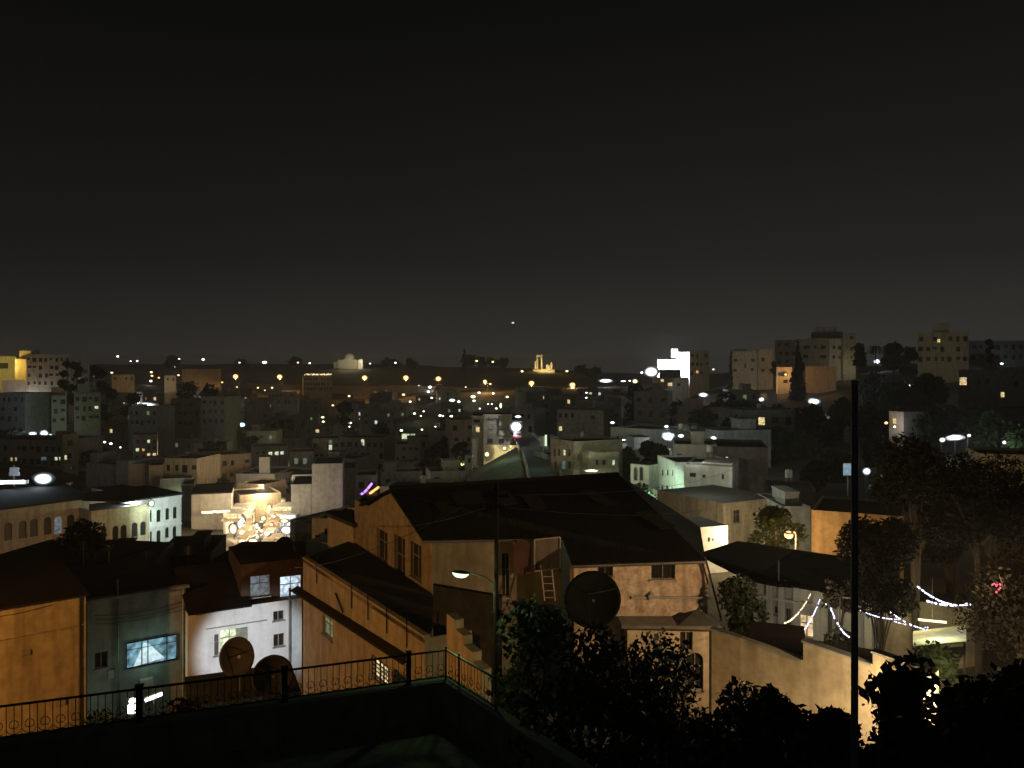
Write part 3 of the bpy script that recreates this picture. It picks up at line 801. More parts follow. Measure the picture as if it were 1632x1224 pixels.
# sodium street lamp left of the picture whose light rakes the walls
slx, sly = -34.2, 26.0
r = thing('street_lamp', 'tall sodium street lamp lighting the orange walls', 'street lamp', (slx, sly, -17))
b = MB(); b.tube([(slx, sly, -17), (slx, sly, -8.0)], .1, 8, r1=.06); b.tube([(slx, sly, -8.0), (slx + 1.2, sly + .3, -7.7)], .04, 6); b.build('pole', STEEL, r)
b = MB(); b.ball((slx + 1.4, sly + .3, -7.9), .25, 10, (1, 1, .6)); b.build('globe', lamp_mat('sodium'), r)
light('lamp_light', (slx + 1.5, sly + .3, -8.3), (1.0, .45, .10), 10800, .22, spot=((-12, 44, -15.5), 95), parent=r)
# lit spots by the railing: tube lamps of the lane below
ty = 31.0
r = thing('tube_lamp', 'slanted white fluorescent tube glowing just behind the railing post', 'lamp', P(246, 1111, ty))
b = MB(); b.bar(P(232, 1116, ty), P(258, 1106, ty), .11); b.build('tube', emit('tube_white', (.95, .98, .9), 4.0), r)
b = MB(); b.bar(P(231, 1112, ty + .15), P(259, 1102, ty + .15), .2, .08); b.tube([P(246, 1108, ty + .2), P(246, 1108, ty + .2) - Vector((0, 0, 5.5))], .04, 6); b.build('batten', STEEL, r)
light('lamp_light', P(400, 1100, 42), (.82, .93, 1.0), 3600, .3, spot=(P(398, 1030, 52), 40), parent=r)  # unseen spot added well away from the tube to light the white house
light('lamp_light', P(170, 1120, 47.5), (.6, 1.0, .8), 16, .2, parent=r)  # unseen fill added to tint the grey house green
r = thing('doorway_lamp', 'small white lit doorway lamp left of the railing post', 'lamp', P(210, 1124, 31))
b = MB(); b.box(P(210, 1130, 31), (.26, .1, .32)); b.lathe([(.001, -.08), (.1, -.05), (.13, .03), (.1, .1), (.001, .12)], P(211, 1118, 31), 10); b.build('diffuser', emit('tube_white', (.95, .98, .9), 4.0), r)
b = MB(); b.box(P(210, 1124, 31.15), (.36, .1, .6)); b.tube([P(210, 1128, 31.2), P(210, 1128, 31.2) - Vector((0, 0, 4.5))], .04, 6); b.build('back_plate', STEEL, r)
# dishes before the white wall, standing on a low roof
shed = bld('low dark roofed shed holding the satellite dishes', 296, 480, 1128, 32.5, 34.2, 3.5, DARKW, parapet=0, near=True, protect=False)
dish(P(379, 1047, 33.3), .80, (-.25, -1, .28), 'backlit brown satellite dish in front of the white wall, the one wholly in view', 1.45, 'satellite dishes below the terrace')
dish(P(435, 1078, 34.2), .86, (.15, -1, .45), 'second satellite dish half hidden low behind the railing', 1.0, 'satellite dishes below the terrace')
# coiled ornamental ironwork/creeper behind railing
tree(X(285, 29.5), 29.5, -15.2, 3.0, 3.6, 'dry tangled creeper bush behind the railing', n=1500, leaf=.16, m=LEAF[2], cat='bush', name='bush', seed=5, trunk=.12, d=1.6, group=None)
tree(X(170, 36.6), 36.6, -17.6, 1.9, 2.4, 'small green plant against the grey green house', n=700, leaf=.14, m=LEAF[1], cat='bush', name='bush', seed=6, trunk=.1, d=1.0)
G0 = Vector((-4.3, 44.0)); G1 = Vector((-11.0, 57.0))
# ================================================================== orange walled building with tiled ledge (centre left)
zt2 = -12.2
uw0 = Vector((X(483, 52), 52.0)); Yb = zt2 * F0 / -(1017 - HZ); uw1 = Vector((X(677, Yb), Yb))
r = thing('building', 'orange lit long wall building with tiled ledge and two small lit windows behind the corner', 'building', (-6, 42, -20))
fu = Face(uw0 - (uw1 - uw0) * .0, uw1, -22.5, zt2)
ops = []
for px, py, w_, h_, k in ((522, 1000, 16, 30, 'dim:lime'), (607, 1071, 26, 34, 'lit:warm')):
    u, z = fu.uv(px, py); ua, _ = fu.uv(px - w_ / 2, py); ub, _ = fu.uv(px + w_ / 2, py); yy = fu.a.y + fu.d.y * u; h = h_ * yy / F0
    ops.append(((min(ua, ub), max(ua, ub), z - h / 2, z + h / 2, False), k))
wl_ = MB(); wall_mesh(wl_, fu, [o[0] for o in ops], .2)
wall_mesh(wl_, Face(uw1, uw1 + Vector((2.2, 1.2)), -22.5, zt2), []); wall_mesh(wl_, Face(uw0 + Vector((1.8, 3.2)), uw0, -22.5, zt2), [])
wl_.build('wall', OCH2, r)
for o, k in ops:
    w = window(fu, o, k, r, rev=.2, near=True)
    if 'warm' in k:
        g = MB(); u0, u1, z0, z1, _ = o
        for i in range(5): g.bar(fu.pt(u0 + (u1 - u0) * i / 4, z0, .03), fu.pt(u0 + (u1 - u0) * i / 4, z1, .03), .05)
        for i in range(6): g.bar(fu.pt(u0, z0 + (z1 - z0) * i / 5, .03), fu.pt(u1, z0 + (z1 - z0) * i / 5, .03), .04)
        sub(g, 'grille', IRON, w, r)
ua, za = fu.uv(474, 936); ub, zb_ = fu.uv(655, 1050)
ld = MB(); ld.slab([fu.pt(ua, za - .1, .42), fu.pt(ub, zb_ - .1, .42), fu.pt(ub, zb_ + .12, -.02), fu.pt(ua, za + .12, -.02)], .12); ld.build('tiled_ledge', TILE, r)
rb = MB(); q = [uw0, uw1, Vector((-3.6, 41.8)), G0 + (G1 - G0) * .0 + Vector((-.1, 0)), G1 + Vector((-.2, .2)), uw0 + Vector((1.8, 5.0))]
rb.prism([(a.x, a.y) for a in q], zt2 - .25, zt2 - .004); rb.build('roof', ROOFT, r)
cp = MB(); cp.bar(fu.pt(0, zt2 + .06, -.1), fu.pt(fu.L, zt2 + .06, -.1), .3, .12); cp.build('coping', OCH2, r)
for px in (506, 562, 588, 618, 650):
    u, _ = fu.uv(px, 950); b = MB(); b.bar(fu.pt(u, zt2 + .75, .06), fu.pt(u, zt2 - .95, .06), .05); b.build('stake', IRON, r)
b = MB(); u, _ = fu.uv(543, 960); b.bar(fu.pt(u - .6, zt2 - .7, .1), fu.pt(u + .6, zt2 - 1.5, .1), .08); b.build('strut', IRON, r)
# ================================================================== gabled house with big dark roof
G0 = Vector((-4.3, 44.0)); G1 = Vector((-11.0, 57.0)); gd = (G1 - G0); 
zE = -9.24; zR = -7.42; zB = -14.5
r = thing('house', 'gabled house with an orange lit gable wall and a big dark sloping roof', 'house', (0, 48, -17))
gface = Face(G1, G0, -17.5, zE)
wins = []
for px, pyt, pyb in ((609, 845, 893), (637, 855, 935), (663, 866, 922)):
    u, z = gface.uv(px, (pyt + pyb) / 2); ua, _ = gface.uv(px - 8.5, 880); ub, _ = gface.uv(px + 8.5, 880); yy = gface.a.y + gface.d.y * u
    wins.append(((ua, ub, Z(pyb, yy), Z(pyt, yy), False), 'shut'))
wm = MB(); wall_mesh(wm, gface, [o[0] for o in wins], .22)
# gable triangle on top
L = gface.L; tp = gface.pt(L * (1 - .42), zR)
wm.poly([gface.pt(L * (1 - .78), zE), gface.pt(L, zE), tp])
fn = Face(G0, Vector((2.7, 44.6)), -17.5, zE - .02)
dw = []
u0, _ = fn.uv(800, 900); u1, _ = fn.uv(812, 900)
dw.append(((u0, u1, Z(952, 44.3), Z(882, 44.3), False), 'shut'))
wn_ = MB(); wall_mesh(wn_, fn, [dw[0][0]], .2); wn_.build('porch_wall', mat('shade_toned_porch_wall', (.19, .175, .13), stain=.6), r)  # darker than the gable plaster; the porch side's weaker light is in the colour
Wf = Face(Vector((3.16, 41.5)), Vector((9.95, 41.5)), -17.5, -9.92)
ow_ = []
for px, py, w_, h_ in ((965, 910, 24, 18), (1057, 906, 38, 34)):
    u, z = Wf.uv(px, py); hw = w_ / 2 * 41.5 / F0; hh = h_ / 2 * 41.5 / F0
    ow_.append((u - hw, u + hw, z - hh, min(z + hh, -10.0), False))
w2 = MB(); wall_mesh(w2, Wf, ow_, .2)
for a, c in (((9.95, 41.5), (10.6, 47)), ((3.16, 44.5), (3.16, 41.5))):
    wall_mesh(w2, Face(a, c, -17.5, -9.95), [])
w2.poly([(3.16, 44.5, -9.95), (3.16, 41.5, -9.95), (3.16, 44.5, -9.2)])
wm.build('wall', mat('old_gable_plaster', (.34, .28, .19), var=.3, stain=.6, scale=2), r)
wr = w2.build('wing_wall', ROUGHW, r); tag(wr, 'weathered patchy wing wall')
for o, k in wins: window(gface, o, k, r, rev=.22, near=True)
window(fn, dw[0][0], 'shut', r, rev=.2, near=True, name='door')
for o in ow_:
    w = window(Wf, o, 'dark', r, rev=.2, near=True)
    g = MB(); 
    for i in range(1, 8): g.bar(Wf.pt(o[0] + (o[1] - o[0]) * i / 8, o[2], .02), Wf.pt(o[0] + (o[1] - o[0]) * i / 8, o[3], .02), .02)
    for i in range(1, 6): g.bar(Wf.pt(o[0], o[2] + (o[3] - o[2]) * i / 6, .02), Wf.pt(o[1], o[2] + (o[3] - o[2]) * i / 6, .02), .02)
    sub(g, 'grille', IRON, w, r)
sl = MB(); sl.box(Wf.pt(4.9, Z(986, 41.5) + 1.1, .05), (4.0, .14, .12)); sl.tube([Wf.pt(3.9, Z(950, 41.4), .25), Wf.pt(3.9, Z(947, 41.4), -.05)], .16, 10); sl.build('drain_spout', GREY, r)
# roof surfaces (near slope, far slope, wing slope)
rf = MB()
R0 = Vector((-7.4, 49.2, zR + .06)); R1 = Vector((7.3, 55.9, zR + .06))
E0 = Vector((-4.75, 43.6, zE + .02)); E1 = Vector((2.75, 44.2, zE + .02)); W0 = Vector((3.05, 41.1, -10.05 + .12)); W1 = Vector((9.75, 41.1, -9.82 + .12))
rf.slab([R0, R1, W1, W0, E1, E0], .14)
B0 = Vector((-10.3, 54.9, zE + .02)); B1 = Vector((4.5, 62, zE - .1)); 
rf.slab([R0, B0, B1, R1], .14)
rf.slab([R1, B1, Vector((12, 52, -10.2)), W1], .14)
rf.build('roof', CORR, r)
rc = MB(); rc.tube([R0 + Vector((0, 0, .05)), R1 + Vector((0, 0, .05))], .12, 8); rc.build('ridge_cap', CORR, r)
nslope = (R1 - R0).cross(W1 - R1); nslope.normalize(); nslope = nslope if nslope.z > 0 else -nslope
rnp = random.Random(4)
PATCH = mat('newer_roof_sheet', (.022, .022, .022), rough=.7, wave=3.2, stain=.3); PATCH2 = mat('rust_roof_sheet', (.016, .012, .010), rough=.9, wave=3.2, stain=.3)
for k in range(7):
    s_ = rnp.uniform(.08, .85); t_ = rnp.uniform(.12, .7)
    base_a = R0.lerp(R1, s_); base_b = Vector((-4.75, 43.6, zE + .02)).lerp(Vector((9.75, 41.1, -9.7)), s_)
    if s_ > .5: base_b = R0.lerp(R1, s_).lerp(Vector((9.75, 41.1, -9.7)), .9)
    a_ = base_a.lerp(base_b, t_); c_ = base_a.lerp(base_b, min(.95, t_ + .22)); dx = (R1 - R0).normalized() * 1.1
    pb_ = MB(); pb_.slab([a_ + Vector((0, 0, .16)), a_ + dx + Vector((0, 0, .16)), c_ + dx + Vector((0, 0, .16)), c_ + Vector((0, 0, .16))], .02); pb_.build('roof_sheet', PATCH if k % 2 else PATCH2, r)
gt = MB(); gt.tube([E0 + Vector((0, -.05, -.12)), E1 + Vector((0, -.05, -.12))], .07, 6); gt.tube([W0 + Vector((0, -.05, -.12)), W1 + Vector((0, -.05, -.12))], .07, 6); gt.build('gutter', STEEL, r)
# strut at right end
b = MB(); b.bar(P(1124, 888, 41.3), P(1150, 990, 40.6), .09); b.bar(P(1118, 888, 41.3), P(1128, 930, 41.3), .07); b.build('roof_strut', IRON, r)
# flat roofed low annex left of the gable
bld('small flat roofed annex left of the orange gable', 563, 602, 836, 56.5, 57.5, 5, TAN, wins=[(583, 868, 7, 34, 'shut')], near=True, eave=.35, parapet=0, pyb=900, protect=False)
# porch clutter: leaning panels, ladder
r = thing('leaning_panel', 'pale framed sheet leaning on the porch beside the ladder', 'panel', P(872, 905, 43))
b = MB()
q = [P(852, 860, 43.4), P(893, 856, 43.4), P(893, 906, 43.0), P(852, 910, 43.0)]
for i in range(4): b.bar(q[i], q[(i + 1) % 4], .07)
b.build('frame', FRAME, r); b = MB(); b.slab([p + Vector((0, .06, 0)) for p in q], .03); b.build('sheet', mat('dull_sheet', (.12, .11, .095), stain=.6), r)
r = thing('leaning_panel', 'reddish arched sheet leaning left of the pale framed one', 'panel', P(832, 890, 43.3))
b = MB(); pts = [P(818, 915, 43.3), P(846, 915, 43.3)] + [P(832 + 14 * math.cos(t), 872 - 12 * math.sin(t), 43.5) for t in (0, .5, 1, 1.57, 2.1, 2.6, 3.14)]
b.add(pts + [p + Vector((0, .05, 0)) for p in pts], [tuple(range(9)), tuple(range(9, 18))[::-1]] + [(i, 9 + i, 9 + (i + 1) % 9, (i + 1) % 9) for i in range(9)]); b.build('sheet', mat('reddish_sheet', (.07, .035, .028), stain=.4), r)
b = MB()
for px0, px1 in ((862, 868), (879, 885)): b.bar(P(px0, 902, 42.6), P(px1, 958, 41.9), .06, .05)
for i in range(5):
    t = (i + .5) / 5; b.bar(P(862 + 6 * t, 902 + 56 * t, 42.6 - .7 * t), P(879 + 6 * t, 902 + 56 * t, 42.6 - .7 * t), .04)
tag(b.build('ladder', FRAME, origin=P(870, 958, 42)), 'pale wooden ladder leaning against the porch clutter', 'ladder')
r = thing('low_wall', 'dark low yard wall under the porch of the gabled house', 'wall', P(760, 960, 38))
b = MB(); b.prism([(X(690, 39), 39), (X(800, 37), 37), (X(800, 37), 37.4), (X(690, 39), 39.4)], -16.5, Z(942, 38)); b.build('wall', SHADEW, r)
r = thing('low_wall', 'stepped broken wall end lit orange right of the railing corner', 'wall', P(735, 1000, 34))
b = MB(); s0 = Vector((X(712, 34), 34)); s1 = Vector((X(768, 30.5), 30.5))
for i in range(4):
    a = s0.lerp(s1, i / 4); c = s0.lerp(s1, (i + 1) / 4); b.prism([(a.x, a.y), (c.x - .001, c.y), (c.x + .35, c.y + .2), (a.x + .35, a.y + .2)], -16.5, Z(978, 34) - i * .35)
b.build('wall', OCHRE, r)
# big mesh dish
dish(P(945, 956, 36.5), 1.28, (-.3, -1, .55), 'very large dark mesh satellite dish standing before the weathered wing wall', 1.7, m=mat('mesh_dish', (.007, .008, .008), rough=.9, metal=0, stain=.2, spec=.02))
# lower block with slab roof and pillars
lb = bld('low white pillared block with thin slab roof below the weathered wall', 1000, 1130, 1003, 40.2, 40.2, 1.15, TAN, eave=.0, parapet=0, near=True, protect=False, zt=Z(999, 40.2),
         wins=[(1094, 1022, 20, 30, 'shut'), (1108, 1070, 26, 60, 'shut', True)])
r = lb['root']; b = MB(); b.prism([(X(990, 40), 39.9), (X(1148, 40), 39.7), (X(1148, 40), 41.38), (X(990, 40), 41.38)], lb['zt'] + .006, lb['zt'] + .17); b.build('slab_roof', DARKW, r)
b = MB(); zc = lb['zt'] + .175; xa, xb = X(1076, 40.5), X(1144, 40.5); b.add([(xa, 39.8, zc), (xb, 39.8, zc), (xb, 41.35, zc), (xa, 41.35, zc), ((xa + xb) / 2, 40.6, zc + .55)], [(0, 1, 4), (1, 2, 4), (2, 3, 4), (3, 0, 4), (0, 3, 2, 1)]); b.build('hipped_cap', ROOFC, r)
# ================================================================== compound wall (right)
cw = thing('compound_wall', 'long lit boundary wall stepping down behind the dark bushes', 'wall', (12, 29, -16))
def seg(b, pxa, pya, Ya, pxb, pyb_, Yb_, th=.3):
    A = P(pxa, pya, Ya); B_ = P(pxb, pyb_, Yb_); d = Vector((B_.x - A.x, B_.y - A.y)).normalized(); n = Vector((-d.y, d.x)) * th
    zt_ = (A.z + B_.z) / 2
    vs = [(A.x, A.y, A.z), (B_.x, B_.y, B_.z), (B_.x + n.x, B_.y + n.y, B_.z), (A.x + n.x, A.y + n.y, A.z)]
    vs += [(x, y, -17) for x, y, z in vs]; b.add(vs, [(0, 1, 2, 3), (0, 4, 5, 1), (1, 5, 6, 2), (2, 6, 7, 3), (3, 7, 4, 0), (4, 7, 6, 5)])
b = MB()
seg(b, 1134, 1002, 31.6, 1180, 1017, 30.8); seg(b, 1180, 1017, 30.8, 1280, 1053, 29.4); seg(b, 1280, 1021, 29.4, 1354, 1046, 28.4); seg(b, 1354, 1046, 28.4, 1391, 1059, 27.9); seg(b, 1391, 1038, 27.9, 1492, 1072, 26.6)
b.build('wall', TAN, cw)
b = MB()
for a in ((1134, 1002, 31.6, 1280, 1053, 29.4), (1280, 1021, 29.4, 1391, 1059, 27.9), (1391, 1038, 27.9, 1492, 1072, 26.6)):
    b.bar(P(a[0], a[1] - 1.5, a[2] + .15), P(a[3], a[4] - 1.5, a[5] + .15), .42, .07)
b.build('coping', GREY, cw)
bld('dark shed with a sloping sheet roof on the boundary wall', 1196, 1281, 1034, 31.5, 30.9, 3.0, DARKW, parapet=0, roofm=CORR, near=True, protect=False, eave=.2)
bld('long dark low roof running behind the boundary wall', 1282, 1392, 1042, 31.2, 30.0, 1.4, DARKW, parapet=0, roofm=CORR, near=True, protect=False, eave=.1)
# ================================================================== house with dark roof and light strings
hw = bld('pale pillared house with a big dark roof and strings of lights', 1196, 1392, 942, 45.5, 42.0, 9, PALE, parapet=0, near=True, protect=False, zt=Z(948, 42.6),
         wins=[(1239, 973, 11, 12, 'dark'), (1285, 998, 26, 34, 'lit:warm'), (1322, 990, 7, 60, 'shut'), (1256, 990, 8, 40, 'shut'), (1262, 990, 3, 50, 'shut')])
r = hw['root']; F = hw['F']; zt = hw['zt']
b = MB()
for px in (1228, 1247, 1271, 1303, 1340, 1385):
    u, _ = F.uv(px, 1000); b.box(F.pt(u, (zt + hw['zb']) / 2, .14), (.34, .28, zt - hw['zb']), math.atan2(F.d.y, F.d.x))
b.build('pilasters', PALE, r)
b = MB(); b.box(F.pt(F.L / 2, zt - .75, .2), (F.L, .4, .14), math.atan2(F.d.y, F.d.x)); b.build('string_course', PALE, r)
b = MB()
q = [P(1196, 944, 45.3), P(1240, 950, 44.2), P(1270, 941, 44.0), P(1392, 958, 41.4), P(1394, 899, 58), P(1330, 885, 60), P(1176, 860, 62), P(1112, 884, 52)]
q[0].z = q[1].z = q[2].z = q[3].z = zt + .12
for i, zz in ((4, -13.6), (5, -13.6), (6, -12.9), (7, -11.9)): q[i].z = zz
q[4] = Vector((X(1394, 57), 57, Z(899, 57))); q[5] = Vector((X(1330, 58), 58, Z(885, 58))); q[6] = Vector((X(1176, 57), 57, Z(862, 57))); q[7] = Vector((X(1112, 50), 50, Z(882, 50)))
b.slab([q[0], q[1], q[2], q[3], q[4], q[5], q[6], q[7]], .15)
b.build('sheet_roof', CORR, r)
b = MB(); b.tube([P(1241, 942, 44.8), P(1241, 893, 44.8)], .045, 8); b.tube([P(1251, 940, 44.8), P(1251, 925, 44.8)], .07, 8); b.build('vent_pipe', STEEL, r)
def lights(a, c, n, colr, label, sag=.3, size=.035, group='strings of lights at the pillared house', power=0):
    a = Vector(a); c = Vector(c); r = thing('light_string', label, 'light string', a, group)
    pts = [a.lerp(c, i / n) - Vector((0, 0, sag * 4 * (i / n) * (1 - i / n))) for i in range(n + 1)]
    b = MB(); b.tube(pts, .008, 4); b.build('wire', IRON, r)
    b = MB()
    rn = random.Random(n)
    for p in pts:
        if rn.random() < .25: continue
        s = size * rn.uniform(.7, 1.25); q = p + Vector((rn.uniform(-.02, .02), 0, -.03)); b.box(q, (s, s, s * 1.2), rn.uniform(0, 1))
    b.build('bulbs', lamp_mat(colr) if colr != 'violet' else emit('bulb_violet', (.62, .60, 1.0), 5.0), r)
    if power: light('string_light', pts[n // 2] + Vector((0, -.4, 0)), 'blue' if colr == 'violet' else colr, power, .3, parent=r)
lights(P(1291, 946, 41.8), P(1251, 992, 35), 34, 'warm', 'warm yellow light string hanging leftmost from the roof edge', .25, .038, power=20)
lights(P(1306, 955, 41.6), P(1276, 1008, 35), 34, 'violet', 'cool white light string crossing the lit window', .2, .038, power=20)
lights(P(1321, 961, 41.4), P(1353, 1014, 35), 36, 'violet', 'cool white light string sloping down right toward the metal pole', .25, .038, power=20)
lights(P(1385, 973, 40), P(1478, 999, 36), 26, 'violet', 'faint broken light string right of the metal pole', .15, .03)
lights(P(1372, 972, 37), P(1432, 986, 36), 22, 'violet', 'short faint light string behind the trees right of the pole', .1, .03)
lights(P(1420, 975, 35), P(1480, 1003, 34.5), 24, 'violet', 'sagging faint light string just above the pale awning', .12, .03)
lights(P(1463, 934, 36), P(1546, 962, 36), 60, 'violet', 'bright white light string among the trees', .3, .042, power=30)
lights(P(1479, 957, 36), P(1545, 961, 35.5), 40, 'violet', 'second bright string just under the first among the trees', .12, .05)
for i, (px, py) in enumerate(((1324, 963), (1317, 962))):
    wall_lamp(px, py, 41.0, 'white', 0, ['small white flood lamp at the roof corner beside the strings', 'second small flood lamp at the roof corner'][i], (.09, .06))
light('front_fill', P(1292, 968, 38.5), (1.0, .86, .62), 150, .4, parent=r)  # unseen fill added to brighten the house front
# red heart of lights
r = thing('light_ornament', 'small red ring of lights hanging in the far right tree', 'light ornament', P(1588, 936, 27.5))
b = MB(); cpt = P(1588, 936, 27.5)
for k in range(22):
    if k in (3, 9, 13, 14, 15, 16): continue
    t = 2 * math.pi * k / 22 + .12 * math.sin(k * 2.3)
    hx = 16 * math.sin(t) ** 3; hz_ = 13 * math.cos(t) - 5 * math.cos(2 * t) - 2 * math.cos(3 * t) - math.cos(4 * t)
    b.box((cpt.x + hx * .0093, cpt.y, cpt.z + hz_ * .0101), (.035, .035, .035))
b.build('bulbs', emit('red_bulbs', (1.0, .05, .14), 2.2), r)
b = MB(); b.tube([(cpt.x + .0095 * 16 * math.sin(t) ** 3, cpt.y + .02, cpt.z + .0103 * (13 * math.cos(t) - 5 * math.cos(2 * t) - 2 * math.cos(3 * t))) for t in [2 * math.pi * k / 24 for k in range(25)]], .01, 4); b.tube([cpt + Vector((0, .02, .06)), cpt + Vector((0, .02, 1.4))], .006, 4); b.build('wire_frame', IRON, r)
# yellow lit awning among the trees
r = thing('fabric_awning', 'pale awning glowing yellow green under a tube lamp among the trees', 'awning', P(1500, 1010, 36))
b = MB(); b.slab([P(1455, 1030, 34), P(1540, 1022, 34), P(1540, 996, 38), P(1455, 1006, 38)], .05)
b.slab([P(1450, 1062, 33), P(1530, 1052, 33), P(1540, 1030, 35), P(1455, 1036, 35)], .05)
b.build('cloth', mat('awning_cloth', (.55, .55, .42), stain=.2, scale=2), r)
b = MB()
for px in (1458, 1537): b.tube([P(px, 1024, 34.2), Vector((X(px, 34.2), 34.2, -17))], .04, 6)
b.build('posts', STEEL, r)
r = thing('tube_lamp', 'yellow tube lamp above the pale awning among the trees', 'lamp', P(1486, 990, 35.5))
b = MB(); b.bar(P(1464, 987.5, 35.5), P(1508, 992, 35.5), .07); b.build('tube', emit('tube_yellow', (1.0, .86, .35), 3.5), r)
b = MB(); b.bar(P(1463, 985.5, 35.6), P(1509, 990, 35.6), .12, .05); b.tube([P(1486, 988, 35.6), P(1486, 920, 35.6)], .01, 4); b.build('batten', STEEL, r)
light('lamp_light', P(1490, 1003, 35.0), (.95, .92, .42), 110, .4, parent=r)
light('lamp_light', P(1465, 975, 38.5), (.95, .85, .42), 110, .4, parent=r)
bld('yellow green lit garden wall seen between the trees', 1395, 1560, 955, 42, 41, 2, TAN, parapet=0, near=True, protect=False)
# yard lamp: lights the front of the house
wall_lamp(1398, 957.5, 39, 'warm', 70, 'round warm lamp just right of the metal pole above the wall', (.11, .09), off=1.5)
# bright lamp hidden in the bush by the compound wall
wall_lamp(1480, 1084, 26.3, 'warm', 1500, 'glaring warm lamp on the boundary wall half hidden by the bush', (.2, .13), off=.8)
wall_lamp(1432, 1112, 25.4, 'warm', 480, 'second lamp low on the boundary wall behind the bush', (.3, .2), off=.8)
sr = thing('street_lamp', 'unseen warm street lamp added beyond the right edge to light the wing wall', 'street lamp', (21.5, 24, T(21.5, 24)))
b = MB(); b.tube([(21.5, 24, T(21.5, 24)), (21.5, 24, -4.4), (21.0, 24, -4.1)], .09, 8, r1=.05); b.build('pole', STEEL, sr)
b = MB(); b.ball((20.8, 24, -4.3), .22, 10, (1, 1, .6)); b.build('globe', lamp_mat('warm'), sr)
light('lamp_light', (20.7, 24, -4.75), (1.0, .60, .28), 14000, .2, spot=((6.4, 41.4, -11.2), 38), parent=sr)  # narrow spot added to light the weathered wing wall
light('lamp_light', (X(1110, 31), 31, -15.2), (1.0, .66, .34), 60, .2, parent=sr)  # unseen fill added behind the bushes, apart from the street lamp
# ================================================================== foreground shrubs and trees
BG = 'dark shrubs below the terrace'
def shrub(px, pyt, pyb, Y, w, label, n=3500, leaf=.13, m=None, seed=1, kind='round', d=None, blobs=None, name='bush', cat='bush', group=BG, trunk=.22, lo=.22, long=1.6):
    x = X(px, Y); zb = T(x, Y); h = Z(pyt, Y) - zb
    return tree(x, Y, zb, h, w, label, kind, n, leaf, m, group, name, cat, seed, trunk, d, blobs, lo, long)
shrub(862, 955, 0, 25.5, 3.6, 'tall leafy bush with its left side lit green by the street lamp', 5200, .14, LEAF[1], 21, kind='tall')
shrub(955, 985, 0, 25.0, 3.4, 'dark bush below the very large dish', 4200, .13, LEAF[0], 22, kind='tall')
shrub(1030, 1012, 0, 24.5, 3.2, 'dark bush with thin twigs in front of the pillared block', 6500, .12, LEAF[0], 23, kind='tall')
shrub(1100, 1058, 0, 23.5, 3.2, 'low dark bush below the weathered house', 6500, .12, LEAF[0], 24)
shrub(1166, 1072, 0, 22.5, 3.0, 'low dark bush left of the two upright sprigs', 5500, .12, LEAF[0], 25)
shrub(1222, 1044, 0, 20.0, 1.5, 'narrow dark bush with a tall ragged sprig on top', 2400, .13, LEAF[0], 26, kind='tall')
shrub(1268, 1108, 0, 20.0, 2.6, 'low dark bush before the lit boundary wall', 2800, .12, LEAF[2], 27)
shrub(1196, 1082, 0, 21, 2.4, 'dark bush against the left half of the lit boundary wall', 3000, .12, LEAF[0], 33)
shrub(1252, 1096, 0, 20, 2.2, 'dark bush below the step of the lit boundary wall', 3000, .12, LEAF[0], 34)
shrub(1334, 1108, 0, 19.5, 2.0, 'dark bush touching the metal pole in front of the lit wall', 2600, .12, LEAF[0], 35)
shrub(1306, 1078, 0, 19.0, .75, 'thin upright sprig against the lit boundary wall', 700, .16, LEAF[0], 28, kind='tall')
shrub(1345, 1130, 0, 19.0, 2.2, 'low dark bush at the foot of the metal pole', 2600, .12, LEAF[0], 29)
shrub(1440, 1062, 0, 21.5, 2.3, 'round leafed bush glittering with the lamp behind it', 1300, .20, LEAF[0], 30, kind='tall', trunk=.3)
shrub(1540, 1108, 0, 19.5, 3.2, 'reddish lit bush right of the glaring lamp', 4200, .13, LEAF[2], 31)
shrub(1610, 1085, 0, 18.5, 3.2, 'brown green bush at the right edge', 4200, .13, LEAF[2], 32)
for i, (px, pyt, Y, w) in enumerate(((905, 1085, 21, 3), (985, 1105, 20, 3.2), (1065, 1135, 19, 3), (1140, 1150, 18, 3), (1215, 1150, 17, 2.8), (1290, 1160, 16, 2.6), (1390, 1165, 17, 2.4), (1465, 1168, 16.5, 2.4), (1545, 1150, 16, 2.4))):
    shrub(px, pyt, 0, Y, w, 'low black bush in the unlit mass at the bottom of the slope', 2600, .13, LEAF[0], 40 + i)
# trees at the right
TG = 'feathery trees in the yard at the right'
FE = mat('feathery_leaves', (.02, .019, .013), rough=.85, var=.5, scale=5, stain=0)
shrub(1402, 800, 0, 37.5, 3.3, 'feathery tree just right of the metal pole in front of the orange wall', 9000, .10, FE, 51, kind='tall', name='tree', cat='tree', group=TG, trunk=.35, lo=.35, long=2.6)
shrub(1462, 700, 0, 41, 4.4, 'tallest feathery tree at the right, brownish in the lamp light', 12000, .10, FE, 52, kind='tall', name='tree', cat='tree', group=TG, trunk=.45, lo=.45, long=2.6)
shrub(1562, 715, 0, 40, 4.8, 'wide feathery tree behind the red ring of lights', 12000, .10, FE, 53, kind='tall', name='tree', cat='tree', group=TG, trunk=.45, lo=.4, long=2.6)
shrub(1512, 760, 0, 46, 4.2, 'farther feathery tree between the two tall ones', 9000, .10, FE, 58, kind='tall', name='tree', cat='tree', group=TG, trunk=.4, lo=.45, long=2.6)
shrub(1625, 860, 0, 31, 4.4, 'dark tree cut by the right edge', 8000, .09, FE, 54, kind='tall', name='tree', cat='tree', group=TG, trunk=.4)
shrub(1175, 905, 0, 41, 3.2, 'dark leafy tree between the weathered house and the pillared house', 4500, .16, LEAF[0], 55, kind='tall', name='tree', cat='tree', group=None, trunk=.3)
shrub(1338, 905, 0, 39.5, 1.7, 'small brownish tree in front of the dark roof left of the metal pole', 3600, .15, LEAF[2], 56, kind='round', name='tree', cat='tree', group=None)
